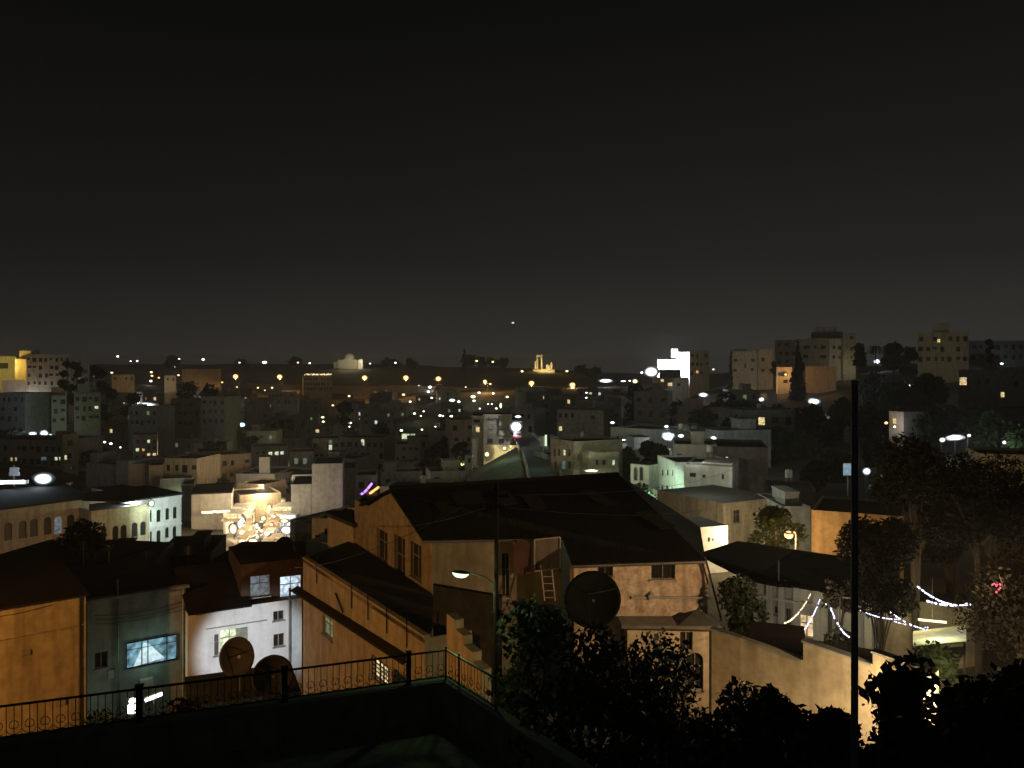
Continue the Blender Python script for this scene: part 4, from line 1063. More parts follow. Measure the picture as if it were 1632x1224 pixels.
shrub(1505, 1040, 0, 31, 2.6, 'small round bush under the pale awning', 2000, .14, LEAF[1], 57, name='bush', cat='bush', group=None)
# grass patch at lower right
gx, gy = X(1632, 12), 12
r = MB(); gm = []
b = MB()
pts = [(7.2, 11.0), (9.4, 12.9), (12.5, 12.9), (12.5, 6), (7.0, 6)]
b.prism(pts, -9.5, -5.75); tag(b.build('grass_bank', GRASSM), 'green lit grass bank in the bottom right corner', 'grass', None, 'structure')
# ================================================================== middle ground, left: dark roofs, arcaded palace
bld('dark reddish tiled roof house behind the orange wall at far left', -60, 62, 905, 62, 61, 9, SHADEW, roofm=TILE, parapet=0, eave=.5, near=False, protect=False, pyb=1000, grid=(3, 1))
bld('low dark house with cluttered brown roof behind the drainpipe', 60, 150, 898, 70, 69, 9, SHADEW, roofm=TILE, parapet=0, eave=.4, pyb=950, protect=False)
bld('dim brown house between the arcaded palace and the grey green house', 152, 245, 905, 74, 75, 9, SHADEW, roofm=CORRR, parapet=.3, pyb=960, protect=False, hut=(.1, .4, .3, .7, 1.2))
bld('low dim house with antennas before the bright market', 243, 335, 893, 82, 83, 10, SHADEW, roofm=ROOFC, parapet=.4, pyb=950, protect=False, hut=(.55, .8, .3, .7, 1.3))
bld('dark low house under the two round rooftop dishes', 330, 478, 903, 68, 68, 9, SHADEW, roofm=TILE, parapet=0, eave=.3, pyb=970, protect=False)
bld('dim terrace house with pale parapet left of the gabled house', 488, 562, 872, 62, 60, 8, TAN, roofm=ROOFC, pyb=930, grid=(3, 1), protect=False)
bld('small pale rooftop shed with a big opening and a white sheet', 497, 562, 829, 72, 71, 7, PALE, parapet=.2, pyb=890, near=True, wins=[(534, 860, 34, 34, 'shut'), (506, 858, 8, 10, 'dark')], protect=False)
bld('low pale parapet house above the small rooftop shed', 553, 600, 815, 66, 66, 7, TAN, parapet=.3, pyb=850, protect=False)
bld('dark flat house with planted roof below the blank wall block', 470, 560, 838, 100, 98, 10, DARKW, parapet=.4, pyb=860, protect=False)
bld('dark flat roofed block just right of the bright market street', 462, 500, 832, 118, 116, 10, DARKW, parapet=.4, pyb=840, protect=False)
dish(P(455, 878, 66), 1.15, (-.5, -1, .2), 'black round satellite dish against the glare of the market', 1.3, 'round dishes on the dark roofs', IRON)
dish(P(397, 884, 66), 1.05, (.5, -1, .5), 'brown round satellite dish left of the black one before the market', 1.3, 'round dishes on the dark roofs')
dish(P(173, 870, 58), .34, (.2, -1, .1), 'small black dish in front of the arcaded palace wing', 1.2, None, IRON)
dish(P(226, 888, 60), .3, (.5, -1, .2), 'tiny dim dish on the dark roof below the white wing', 1.2)
tree(X(135, 66), 66, T(X(135, 66), 66), Z(815, 66) - T(X(135, 66), 66), 3.6, 'dark tree standing before the arcaded palace', 'tall', 3000, .2, LEAF[0], seed=61)
tree(X(152, 68), 68, T(X(152, 68), 68), Z(848, 68) - T(X(152, 68), 68), 2.2, 'thin branchy tree beside the small black dish', 'tall', 900, .18, LEAF[0], seed=62)
tree(X(95, 70), 70, T(X(95, 70), 70), Z(848, 70) - T(X(95, 70), 70), 4.5, 'low dark tree before the palace arcade', 'round', 2600, .2, LEAF[0], seed=63)
for i, (px, py, Y, h) in enumerate(((187, 910, 58, 2.6), (133, 862, 58, 2.4), (233, 878, 60, 1.6), (300, 870, 62, 1.8))):
    x = X(px, Y); z = Z(py, Y) - h; b = MB(); b.tube([(x, Y, z - 1.5), (x, Y, z + h)], .03, 5)
    for k in range(5): b.bar((x - .35 + .04 * k, Y, z + h - .1 - k * .14), (x + .35 - .04 * k, Y, z + h - .1 - k * .14), .015)
    tag(b.build('antenna', STEEL, origin=(x, Y, z)), ['rooftop antenna above the grey green house', 'thin rooftop antenna by the dark tree', 'thin rooftop antenna below the white wing', 'thin rooftop antenna before the pale blank wall'][i], 'antenna')
AR = 'the arcaded palace by the market'
def aw(xs): return [(a, b_, 12.5, 28, 'dim:blue' if k else 'dark', True) for a, b_, k in xs]
pal = bld('long beige palace wing with a row of arched windows', -60, 142, 824, 93.5, 105.2, 14, TAN, zt=Z(793, 105.2), parapet=0, roofm=ROOFT, eave=0, near=False, group=None,
          wins=aw([(-38, 851, 0), (-12, 849, 0), (13, 847, 0), (36, 844, 0), (54, 841, 0), (76, 838, 0), (93, 837, 1), (113, 834, 0), (130, 831, 0)]), bands=(.25, 5.1), pyb=890)
r = pal['root']; F = pal['F']; zt = pal['zt']
b = MB(); b.slab([F.pt(-.5, zt + .1, .4), F.pt(F.L + .3, zt + .1, .4), F.pt(F.L + 3, zt + .5, -13), F.pt(-.5, zt + .5, -13)], .2); b.build('pitched_roof', ROOFT, r)
pal2 = bld('lower beige palace wing with five arched windows and a lamp on its roof', 145, 238, 821, 101.5, 107.0, 9, TAN, zt=Z(810, 106.6), parapet=.5, near=False,
           wins=[(165, 849, 9, 22, 'dark', True), (184, 849.5, 9.5, 23, 'dark', True), (197, 847.5, 9.5, 22, 'dark', True), (214.5, 844.5, 9.5, 23, 'dark', True), (228, 842, 8.5, 22, 'dark', True)], pyb=882, bands=(5.0,))
pal3 = bld('bright white palace wing with two storeys of arched windows', 238, 289, 793, 106.8, 110.5, 15, WHITE, zt=Z(788, 110.0), parapet=0, roofm=ROOFT, near=False,
           wins=[(253, 822, 7, 20, 'dark', True), (267, 819, 6.5, 19, 'dark', True), (279, 817, 6.5, 19, 'dark', True), (253, 855, 7, 20, 'dark', True), (266.5, 849, 6.5, 17, 'dark', True), (278.5, 848, 6.5, 19, 'dark', True), (240.5, 822, 4, 20, 'dark', True), (240.5, 858, 4, 22, 'dark', True)], bands=(.3, 4.0, 7.3), pyb=868)
r = pal3['root']; F = pal3['F']; b = MB()
b.slab([F.pt(-3.5, pal3['zt'] + .12, .3), F.pt(F.L + .3, pal3['zt'] + .12, .3), F.pt(F.L + .3, pal3['zt'] + .4, -9), F.pt(-9, pal3['zt'] + .4, -9)], .2); b.build('pitched_roof', ROOFT, r)
bld('white terrace wall above the lower palace wing', 205, 238, 797, 110.6, 112.4, 1.2, WHITE, zt=Z(791, 112), parapet=0, pyb=818, base_extra=1, near=False, protect=False)
light('wing_fill', P(268, 812, 100), (.80, 1.0, .90), 3600, .3, spot=(P(264, 826, 109), 62), parent=pal3['root'])  # unseen spot added to whiten the palace wing
wall_lamp(210, 800, 109.5, 'white', 350, 'glaring white flood lamp on the terrace of the lower palace wing', (1.1, .28), off=1.2)
wall_lamp(242, 802, 105.6, 'green', 260, 'pale green bulkhead lamp at the corner of the white palace wing', (.25, .3), off=.8)
light('sodium_fill', (X(190, 97), 95, Z(885, 95)), LC['sodium'], 600, .4, parent=pal2['root'])  # unseen fill added for the lower palace wing
light('sodium_fill', (X(60, 80), 78, Z(865, 78)), (1.0, .82, .60), 1050, .4, parent=pal['root'])
wall_lamp(70, 762, 112, 'blue', 150, 'huge glaring bluish white flood lamp on the palace roof', (1.5, .78), off=1.5, post=False, name='flood_lamp', cat='flood lamp')
# crane like mast with lit base
x, Y = X(22, 110), 110; r = thing('antenna_mast', 'slender mast with pale panels rising from the lit roof edge at far left', 'mast', (x, Y, Z(772, Y)))
b = MB(); b.tube([(x, Y, Z(775, Y)), (x, Y, Z(742, Y))], .12, 6); b.build('mast', STEEL, r)
b = MB(); b.box((x + .2, Y - .2, Z(748, Y)), (1.2, .15, .6)); b.box((x + .2, Y - .2, Z(755, Y)), (1.4, .15, .5)); b.build('panel', WHITE, r)
r = thing('roof_lamp', 'white lit low canopy on the roof edge at far left', 'lamp', P(18, 770, 118))
b = MB(); b.box(P(14, 768, 109), (5.0, .6, .5)); b.build('canopy', WHITE, r)
b = MB(); b.bar(P(-4, 770, 108.5), P(38, 767, 108.5), .28); b.build('tube', lamp_mat('blue'), r); light('lamp_light', P(18, 764, 106), 'blue', 90, .3, parent=r)

# ---- market area
bld('pale blank walled hall lit from below by a row of bulbs', 305, 369, 787, 150, 150, 12, PALE, pyb=822, parapet=0, eave=.3, roofm=ROOFT, seed=1)
for i in range(7):
    light('bulb', P(324 + i * 6, 815, 146.0), 'warm', 55, .2)
r = thing('light_string', 'row of warm bulbs under the pale blank walled hall', 'light string', P(344, 816, 148))
b = MB(); b.bar(P(322, 815.5, 148.2), P(366, 814, 148.2), .06); b.build('wire', IRON, r)
b = MB(); rn = random.Random(5)
for i in range(15): b.ball(P(323 + i * 3, 816.5 - i * .12 + rn.uniform(-.6, .6), 148), .22, 6)
b.build('bulbs', lamp_mat('warm'), r)
bld('bluish small houses stacked left of the pale hall', 289, 309, 775, 160, 160, 8, GREY, pyb=820, grid=(2, 3, ('lit:white',)), parapet=.4)
bld('low white roofed building with square openings behind the palace', 255, 306, 768, 165, 165, 10, PALE, pyb=790, grid=(4, 2), parapet=.6)
mk1 = bld('tall office block with vertical window strips above the market', 386, 437, 753, 196, 190, 12, PALE, pyb=810, parapet=.4, roofm=ROOFT,
          rwins=[(443 + 4.6 * i, 762 + 18 * j + 6, 2.6, 13, 'shut') for i in range(5) for j in range(3)], grid=None)
mk1r = Face((X(438, 189.5), 189.5), (X(465, 205), 205), -45, mk1['zt'])
mk1b = bld('right hand face block of the market office with striped windows', 438, 465, 752, 189, 203, 9, WHITE, pyb=800, parapet=.3, zt=mk1['zt'] + .3,
           wins=[(441.5 + 4.6 * i, 765 + 17 * j, 2.6, 13, 'dark') for i in range(6) for j in range(2)], bands=(.9, 3.5, 6.2, 9.0))
bld('lower beige block with a dark recess in front of the office block', 380, 421, 772, 172, 170, 8, TAN, pyb=820, parapet=.3, wins=[(398, 795, 30, 14, 'shut'), (418, 782, 4, 8, 'dim:warm'), (418, 796, 4, 8, 'dim:warm')])
bld('narrow curved front shop building at the left of the market street', 369, 382, 782, 168, 160, 8, TAN, pyb=830, parapet=.3, grid=(2, 3, ('lit:warm',)))
bld('big blank cement walled block right of the market, tall half', 497, 546, 741, 150, 150, 12, GREY, pyb=825, parapet=.2, rwins=(), seed=2)
bld('lower half of the blank cement walled block', 464, 496.5, 774, 149.6, 149.6, 12, GREY, pyb=825, parapet=.2, roofm=ROOFT, seed=3)
bld('white banded roof storey between the office block and the blank block', 465, 499, 757, 172, 172, 8, WHITE, pyb=790, parapet=0, seed=4)
bld('dark green tinted block behind the blank block', 540, 566, 748, 165, 165, 12, DARKW, pyb=820, parapet=.2)
# market street: shops, awnings, stalls, cars
road = MB(); 
for (a, c, wd) in (((X(415, 118), 118), (X(412, 150), 150), 5.5), ((X(412, 150), 150), (X(426, 188), 188), 5)):
    n = 8
    for i in range(n):
        y0 = a[1] + (c[1] - a[1]) * i / n; y1 = a[1] + (c[1] - a[1]) * (i + 1) / n
        x0 = a[0] + (c[0] - a[0]) * i / n; x1 = a[0] + (c[0] - a[0]) * (i + 1) / n
        road.add([(x0 - wd, y0, T(x0, y0) + .25), (x0 + wd, y0, T(x0, y0) + .25), (x1 + wd, y1, T(x1, y1) + .25), (x1 - wd, y1, T(x1, y1) + .25)], [(0, 1, 2, 3)])
struct('market_road', road, mat('worn_paving', (.26, .23, .19), scale=2, stain=.4))
rn = random.Random(9)
side_txt = {-1: 'left', 1: 'right'}
def shopfront(x, y, w, h, c, label, face, floors=2):
    z = T(x, y) + .2
    r = thing('shop', label, 'shop', (x, y, z), 'shops along the bright market street')
    rz = 0
    dd = 5
    a = Vector((x - w / 2, y)); b_ = Vector((x + w / 2, y))
    f = Face(a, b_, z - 3, z + h)
    wm = MB(); ops = [(.4, w - .4, z, z + 2.6, False)]
    for k in range(floors - 1):
        for j in range(int(w / 2)):
            ops.append((.5 + j * 2, 1.6 + j * 2, z + 4.0 + k * 3, z + 5.4 + k * 3, False))
    wall_mesh(wm, f, ops, .6)
    c0 = Vector((x + w / 2, y + dd)); d0 = Vector((x - w / 2, y + dd))
    wall_mesh(wm, Face(b_, c0, z - 3, z + h), []); wall_mesh(wm, Face(d0, a, z - 3, z + h), []); wall_mesh(wm, Face(c0, d0, z - 3, z + h), [])
    wm.poly([(a.x, a.y, z + h), (b_.x, b_.y, z + h), (c0.x, c0.y, z + h), (d0.x, d0.y, z + h)])
    wm.build('wall', PALE, r)
    s = MB(); s.poly([f.pt(.4, z, -.6), f.pt(w - .4, z, -.6), f.pt(w - .4, z + 2.6, -.6), f.pt(.4, z + 2.6, -.6)]); s.build('shop_interior', emit_room('shop_' + c, LC[c], 2.4, lo=.15, scale=1.3), r)
    for o in ops[1:]:
        window(f, o, rn.choice(('dark', 'dim:warm', 'lit:warm', 'shut')), r, rev=.3)
    s = MB(); s.box((x, y - .25, z + 3.1), (w * .92, .3, .7)); sb = s.build('sign_board', emit_room('sign_' + c, LC[c], 1.8, lo=.3, scale=2.5), r)
    s = MB(); s.slab([(a.x, y - 1.8, z + 2.45), (b_.x, y - 1.8, z + 2.45), (b_.x, y - .05, z + 2.72), (a.x, y - .05, z + 2.72)], .05); s.build('awning', TAN, r)
    light('shop_light', (x, y - 1.5, z + 2.3), c, 260, .5, parent=r)
lab = ['shop with a glaring lit front at the near left of the market street', 'warm lit shop second along the left of the market street', 'shop with a glowing signboard in the middle of the market street', 'narrow warm lit shop behind the market cars',
       'tall warm lit shop below the office block', 'bright shop under the striped office block', 'shop with a white lit front at the right of the market street', 'nearest bright shop at the right of the market street', 'small amber lit shop at the far end of the market street']
sp = [(371, 146, 3.4, 3.6, 'warm'), (379, 156, 3.4, 3.6, 'warm'), (388, 166, 3.4, 3.8, 'warm'), (400, 178, 4, 3.8, 'warm'), (428, 180, 4, 3.8, 'warm'), (440, 170, 4, 3.8, 'yellow'), (451, 159, 4, 3.6, 'warm'), (459, 148, 3, 3.4, 'white'), (414, 190, 4.5, 3.8, 'yellow')]
for (px, y, w, h, c), l_ in zip(sp, lab): shopfront(X(px, y), y, w, h, c, l_, 1, floors=2 if h > 6 else 1)

sr_ = random.Random(31)
for i in range(26):
    t = (i // 2 + .5) / 13; sgn = -1 if i % 2 else 1
    y = 120 + 62 * t; pc = 413 + 6 * t + sgn * (33 - 16 * t) * sr_.uniform(.45, .95); x = X(pc, y); z = T(x, y) + .25
    c = sr_.choice(('warm', 'warm', 'yellow', 'white', 'warm'))
    r = thing('market_stall', 'brightly lit stall among the crowded stalls of the market street', 'stall', (x, y, z), 'bright stalls crowding the market street')
    w_ = sr_.uniform(1.2, 1.9); h_ = sr_.uniform(2.2, 2.9)
    b = MB(); b.slab([(x - w_ / 2, y - 1.0, z + h_ - .35), (x + w_ / 2, y - 1.0, z + h_ - .35), (x + w_ / 2, y + .9, z + h_), (x - w_ / 2, y + .9, z + h_)], .05); b.build('awning', sr_.choice((TAN, PALE, OCH2, mat('faded_red_awning', (.38, .22, .16)), TAN)), r)
    b = MB()
    for a in (-.47, .47):
        for d_ in (-.9, .8): b.bar((x + a * w_, y + d_, z - .3), (x + a * w_, y + d_, z + h_ - .2), .06)
    b.build('posts', STEEL, r)
    b = MB(); b.box((x, y - .5, z + .45), (w_ * .9, .8, .9)); b.build('counter', sr_.choice((TAN, PALE, OCHRE)), r)
    b = MB()
    for k in range(7): b.box((x + sr_.uniform(-.42, .42) * w_, y - .5 + sr_.uniform(-.3, .3), z + 1.02), (.3, .25, sr_.uniform(.15, .35)), sr_.uniform(0, 1))
    b.build('goods', sr_.choice((mat('goods_red', (.4, .24, .14)), mat('goods_pale', (.6, .5, .3)), mat('goods_green', (.34, .36, .2)))), r)
    b = MB(); b.ball((x + sr_.uniform(-.3, .3), y - .75, z + h_ - .6), sr_.uniform(.16, .34), 8); b.build('bulb', lamp_mat(c), r)
    light('stall_light', (x, y - 1.3, z + h_ - .7), c, sr_.uniform(180, 360), .25, parent=r)
for k in range(7):
    t = (k + .5) / 7; y = 120 + 64 * t; x = X(412 + 8 * t, y)
    light('street_fill', (x, y, T(x, y) + 6.5), (1.0, .76, .48), 2000, .4)  # unseen fills added to brighten the market street
def car(x, y, z, rz, label, paint, head=True, lit=True):
    r = thing('parked_car', label, 'car', (x, y, z), 'cars in the bright market street')
    R = Matrix.Rotation(rz, 3, 'Z')
    def tr(b): b.v = [tuple(R @ Vector(v) + Vector((x, y, z))) for v in b.v]; return b
    b = MB(); prof = [(-2.1, .35), (-2.15, .75), (-1.5, .92), (-.9, 1.38), (.7, 1.42), (1.35, .98), (2.1, .85), (2.15, .4)]
    n = len(prof)
    vs = [(px_, s * (.82 if pz < 1 else .66), pz) for s in (-1, 1) for px_, pz in prof]
    b.add(vs, [tuple(range(n)), tuple(range(n, 2 * n))[::-1]] + [(i, n + i, n + (i + 1) % n, (i + 1) % n) for i in range(n)]); tr(b).build('body', paint, r)
    b = MB(); b.box((-.1, 0, 1.16), (1.9, 1.52, .3)); tr(b).build('windows', GLASS, r)
    for i in (-1.35, 1.35):
        for s in (-.8, .8):
            b = MB(); b.tube([(i, s - .1, .33), (i, s + .1, .33)], .33, 10); tr(b).build('wheel', IRON, r)
    for s in (-.6, .6):
        b = MB(); b.box((-2.17, s, .66), (.08, .32, .2)); tr(b).build('headlight', emit('headlight_glow', (1, .97, .9), 12.0) if lit else FRAME, r)
        b = MB(); b.box((2.17, s, .7), (.08, .3, .16)); tr(b).build('tail_light', emit('tail_glow', (1, .05, .05), 1.5), r)
PW = mat('white_car_paint', (.6, .6, .6), rough=.3, stain=0, bump=0); PD = mat('dark_car_paint', (.05, .05, .06), rough=.3, stain=0, bump=0)
for i, (px, y, lit) in enumerate(((400, 132, True), (407, 140, True), (398, 146, True), (424, 135, False), (431, 143, False), (414, 152, True))):
    x = X(px, y); car(x, y, T(x, y) + .28, math.radians(90 + (i * 37 % 13) - 6) if i % 2 else math.radians(88), ['nearest white car with headlights on in the market street', 'dark car second in the market queue', 'white car with headlights at the left kerb of the market', 'dark unlit car at the right of the market street', 'white unlit car beside the bright right shops', 'last white car in the market queue'][i], PW if i % 2 == 0 else PD, lit=lit)
for i, (px, py, y, c, sx, sz, w) in enumerate(((386, 832, 146, 'blue', .7, 1.3, 500), (372, 843, 138, 'warm', .5, .9, 300), (456, 845, 136, 'white', .8, .6, 450), (452, 830, 142, 'yellow', .7, .35, 250), (402, 862, 124, 'yellow', .7, .35, 200), (433, 838, 140, 'warm', .35, .55, 200), (410, 838, 140, 'warm', .3, .6, 200), (448, 802, 165, 'warm', .5, .25, 200), (420, 826, 150, 'yellow', .4, .35, 150), (400, 808, 160, 'warm', .3, .4, 150), (392, 818, 156, 'warm', .4, .3, 150), (437, 823, 150, 'warm', .25, .25, 120), (429, 808, 162, 'yellow', .3, .5, 150), (417, 846, 136, 'warm', .3, .22, 100))):
    wall_lamp(px, py, y, c, w, 'glaring lamp among the packed shop fronts of the market street', (sx, sz), group='glaring lamps of the market street', name='shop_lamp', post=True)

# ---- left and centre blocks further back
bld('dim teal apartment block with scattered lit windows at the left edge', -30, 100, 703, 205, 200, 14, GREY, pyb=775, grid=(12, 4), parapet=.6, wins=[(18, 732, 4, 5, 'lit:warm'), (25, 732, 4, 5, 'lit:warm'), (69.5, 731, 9, 5, 'dim:cyan'), (89, 731, 5, 5, 'lit:lime'), (96, 731, 5, 5, 'lit:lime')])
bld('pale corner tower at the right end of the teal apartment block', 100, 125, 696, 197, 199, 12, STONE, pyb=775, grid=(4, 5), parapet=.6, wins=[(105, 729, 4, 7, 'lit:lime'), (113, 746, 4, 5, 'dim:lime')])
bld('bluish grey blank building below the pale cube', 137, 184, 740, 175, 172, 10, mat('bluish_wall', (.36, .38, .42)), pyb=780, parapet=.3, hut=(.0, .25, .1, .6, 2.2))
bld('narrow bluish block beside the blank bluish building', 185, 205, 736, 171, 170, 10, mat('bluish_wall', (.36, .38, .42)), pyb=780, parapet=.3)
bld('plain brown walled block left of the orange lamps', 205.5, 236, 742, 170, 170, 10, TAN, pyb=782, parapet=.3)
bld('house front lit orange by the lamps beside the brown block', 237, 260, 744, 169, 169, 8, TAN, pyb=780, parapet=.3)
bld('brown house with balconies under the glaring warm lamp', 262, 314, 733, 172, 171, 10, TAN, pyb=782, grid=(4, 3, ('lit:warm',)), parapet=.4)
bld('pale cube shaped house with a grid of small windows', 212, 250, 696, 225, 225, 11, STONE, pyb=735, parapet=.5,
    wins=[(220, 704, 4, 5, 'dark'), (229, 704, 4, 5, 'dark'), (237, 703.5, 4, 5, 'lit:lime'), (246, 704, 4, 5, 'dark'), (219, 717, 5, 5, 'lit:lime'), (228.5, 717, 4, 4, 'lit:sodium'), (238, 714, 4, 5, 'dark'), (246, 714, 4, 5, 'dark'), (237, 725, 5, 5, 'lit:warm'), (246, 724.6, 5, 5, 'lit:warm'), (219, 728, 4, 5, 'dark'), (228.5, 728, 4, 5, 'dark')])
yb = bld('yellowish apartment block whose left end glows orange', 313, 400, 731, 196, 204, 11, TAN, pyb=775, grid=(10, 4, ('lit:yellow',)), parapet=.5, near=False)
light('sodium_fill', P(326, 764, 192), LC['sodium'], 176, .3, parent=yb['root']); light('yellow_fill', P(352, 764, 190), (.95, .85, .3), 109, .3, parent=yb['root'])
bld('long dim block with three lit windows in a row', 400, 457, 714, 228, 228, 10, GREY, pyb=760, parapet=.4, wins=[(431, 723, 6, 5.5, 'lit:lime'), (441, 722.6, 6, 5.5, 'lit:lime'), (449.5, 722, 5, 5, 'lit:white'), (410, 722, 5, 5, 'dark'), (420, 722, 5, 5, 'dark')])
bld('small pale hut roof before the block with three lit windows', 413, 430, 730, 190, 190, 6, PALE, pyb=752, parapet=.2)
bld('dim shop row under the green lit wedge canopy', 462, 500, 722, 220, 220, 10, GREY, pyb=750, parapet=.3, wins=[(472, 735, 6, 10, 'dim:green'), (486, 735, 6, 10, 'dim:green')])
bld('dim apartment block with a tall lit stairwell', 498, 540, 701, 235, 235, 11, STONE, pyb=748, grid=(5, 3), parapet=.4, wins=[(526.6, 704, 5, 7, 'dim:lime'), (526.6, 713, 5, 8, 'lit:lime'), (526.6, 722, 4, 7, 'dim:lime')])
bld('greenish apartment block with tall windows left of the pink house', 542, 612, 699, 238, 236, 11, STONE, pyb=750, grid=(10, 3), parapet=.4, wins=[(578, 705, 5, 10, 'lit:lime')])
bld('dark roofed low block in front of the greenish apartments', 505, 566, 733, 190, 188, 10, DARKW, pyb=770, parapet=.5, hut=(.2, .5, .2, .6, 1.6))
bld('pinkish white three storey house on the dark hillside', 630, 671, 709, 228, 228, 10, PINK, pyb=748, parapet=.2, hut=(.45, .98, .2, .8, 1.8),
    wins=[(643.5, 715.5, 5, 5, 'dark'), (654.5, 715.5, 4, 5, 'dark'), (663, 715.5, 5, 5, 'dark'), (643.5, 729, 5, 5, 'dark'), (634, 731, 3, 5, 'dark'), (663, 731, 5, 5, 'dark')])
bld('rooftop kiosk glowing greenish beside a lit lamp', 640, 662, 690, 262, 262, 6, PALE, pyb=702, parapet=0, wins=[(646, 695.5, 13, 8, 'lit:lime'), (656, 693, 2.5, 3, 'lit:lime'), (660, 693, 2.5, 3, 'lit:lime')])
bld('old terrace building with a rooftop row of warm lights', 484, 529, 600, 520, 525, 20, TAN, pyb=634, grid=(12, 3), parapet=0)
r = thing('light_string', 'row of warm lights along the top of the old terrace building', 'light string', P(506, 597, 519))
b = MB(); rn = random.Random(8)
b.bar(P(486, 598, 519.5), P(528, 598.5, 519.5), .3, .6); b.build('fascia', TAN, r)
b = MB()
for i in range(22): b.ball(P(486 + i * 2 + rn.uniform(-.5, .5), 596.8 + rn.uniform(-.7, .7), 519), rn.uniform(.25, .5), 5)
b.build('bulbs', emit('string_warm', LC['warm'], 2.0), r)
# wall strip lit green and bright yellow garden wall beside the rising street
gb = bld('four storey stone house with balconies beside the climbing street', 770, 816, 663, 176, 176, 11, STONE, pyb=735, parapet=.4,
         wins=[(781 + 18 * i, 672 + 15.5 * j, 7 if j % 2 else 9, 7, 'dark' if (i + j) % 3 else 'shut') for i in range(2) for j in range(4)], balcony=((.05, .45, 4.0), (.55, .95, 4.0), (.05, .45, 1.9), (.55, .95, 1.9)))
bld('dim left wing of the four storey stone house', 752, 769.5, 665, 177, 177, 11, STONE, pyb=740, parapet=.4, wins=[(761.5, 684.7, 5.5, 8, 'lit:yellow'), (760, 671, 10, 5, 'shut')])
yw = bld('low garden wall lit bright yellow by small lamps', 771, 821, 709, 168, 166, 1.0, PALE, pyb=735, parapet=0, zt=Z(709, 167))
wall_lamp(776, 724, 165.5, 'yellow', 420, 'yellow lamp at the left of the lit garden wall', (.35, .35))
wall_lamp(804, 714.3, 165.3, 'yellow', 320, 'yellow lamp in the middle of the lit garden wall', (.3, .25))
wall_lamp(814, 711.5, 165, 'yellow', 70, 'small yellow lamp at the right of the lit garden wall', (.2, .2))
bld('tiny hut lit yellow left of the garden wall', 741, 753, 726, 160, 160, 3, PALE, pyb=740, parapet=0, wins=[(748, 734, 4, 7, 'shut')])
b = MB()
q = [P(742, 757, 150), P(752, 738, 158), P(822, 713, 160), P(826, 722, 152), P(838, 762, 120), P(760, 772, 118)]
ap = P(824, 712, 156); lo_ = [P(742, 757, 150), P(752, 753, 156), ap, P(828, 724, 150), P(838, 762, 120), P(790, 768, 122), P(745, 772, 128)]
for a_, c_ in zip(lo_, lo_[1:]):
    if a_ is not ap and c_ is not ap: b.add([a_, c_, ap], [(0, 1, 2)])
b.add([lo_[6], lo_[0], ap], [(0, 1, 2)])
for a_, c_ in zip(lo_, lo_[1:] + lo_[:1]): b.add([a_, c_, c_ - Vector((0, 0, 12)), a_ - Vector((0, 0, 12))], [(0, 1, 2, 3)])
tag(b.build('grass_bank', mat('dry_grass_bank', (.14, .14, .09), scale=.8, var=.5)), 'green lit grassy bank beside the climbing street', None, None, 'structure')
light('green_fill', P(800, 700, 142), LC['green'], 378, .4, parent=gb['root'])  # unseen green fill added over the grassy bank
road = MB(); pts = [(876, 800, 96, 2.2), (870, 770, 112, 2.3), (864, 746, 130, 2.5), (856, 726, 150, 2.7), (844, 708, 170, 2.9), (830, 695, 188, 2.9)]
for (a, b0, y0, w0), (c, d0, y1, w1) in zip(pts, pts[1:]):
    p = P(a, b0, y0); q = P(c, d0, y1); road.add([p - Vector((w0, 0, 0)), p + Vector((w0, 0, 0)), q + Vector((w1, 0, 0)), q - Vector((w1, 0, 0))], [(0, 1, 2, 3)])
b2 = MB(); b2.v = list(road.v); b2.f = list(road.f); struct('climbing_road', b2, ASPH)
b = MB()
for (a, b0, y0, w0), (c, d0, y1, w1) in zip(pts[1:], pts[2:]):
    for s in (-1, 1):
        p = P(a, b0, y0) + Vector((s * w0, 0, 0)); q = P(c, d0, y1) + Vector((s * w1, 0, 0)); b.bar(p + Vector((0, 0, .3)), q + Vector((0, 0, .3)), .3, 1.0)
tag(b.build('road_wall', STONE), 'low stone walls along the climbing street', None, None, 'structure')
light('green_fill', P(862, 700, 128), LC['green'], 294, .4, parent=gb['root'])
wall_lamp(821, 680, 172, 'white', 900, 'very bright white lamp at the top of the climbing street', (1.15, 1.15), off=2, name='flood_lamp', cat='flood lamp', post=True)
wall_lamp(825.7, 664, 200, 'white', 150, 'flat white lamp just above the brightest street lamp', (.7, .3))
wall_lamp(829, 674, 190, 'blue', 100, 'small bluish lamp right of the brightest street lamp', (.5, .3))
x, Y = X(824.5, 170), 170; car(x, Y, Z(700, Y), math.radians(-90), 'car with red tail lights under the brightest street lamp', PD)
wall_lamp(824, 696, 168, 'pink', 14, 'dull red glowing sign below the brightest street lamp', (1.1, .16), name='shop_sign', cat='sign', off=1)
bld('pinkish low house right above the brightest street lamp', 812, 850, 653, 215, 212, 8, PINK, pyb=690, parapet=.3, hut=(.3, .65, .2, .6, 1.5), grid=(4, 2))
bld('dim pale house with three dark windows across the street', 888, 962, 655, 198, 194, 11, STONE, pyb=690, parapet=.4, wins=[(893, 662, 5, 7, 'dark'), (902, 662, 5, 7, 'dark'), (912, 662, 5, 7, 'dark'), (945, 665, 6, 6, 'dark'), (893, 683, 5, 7, 'lit:yellow')], pyt1=0) if False else bld('dim pale house with three dark windows across the street', 888, 962, 655, 198, 194, 11, STONE, pyb=690, parapet=.4, wins=[(893, 662, 5, 7, 'dark'), (902, 662, 5, 7, 'dark'), (912, 662, 5, 7, 'dark'), (945, 665, 6, 6, 'dark'), (893, 683, 5, 7, 'lit:yellow')])
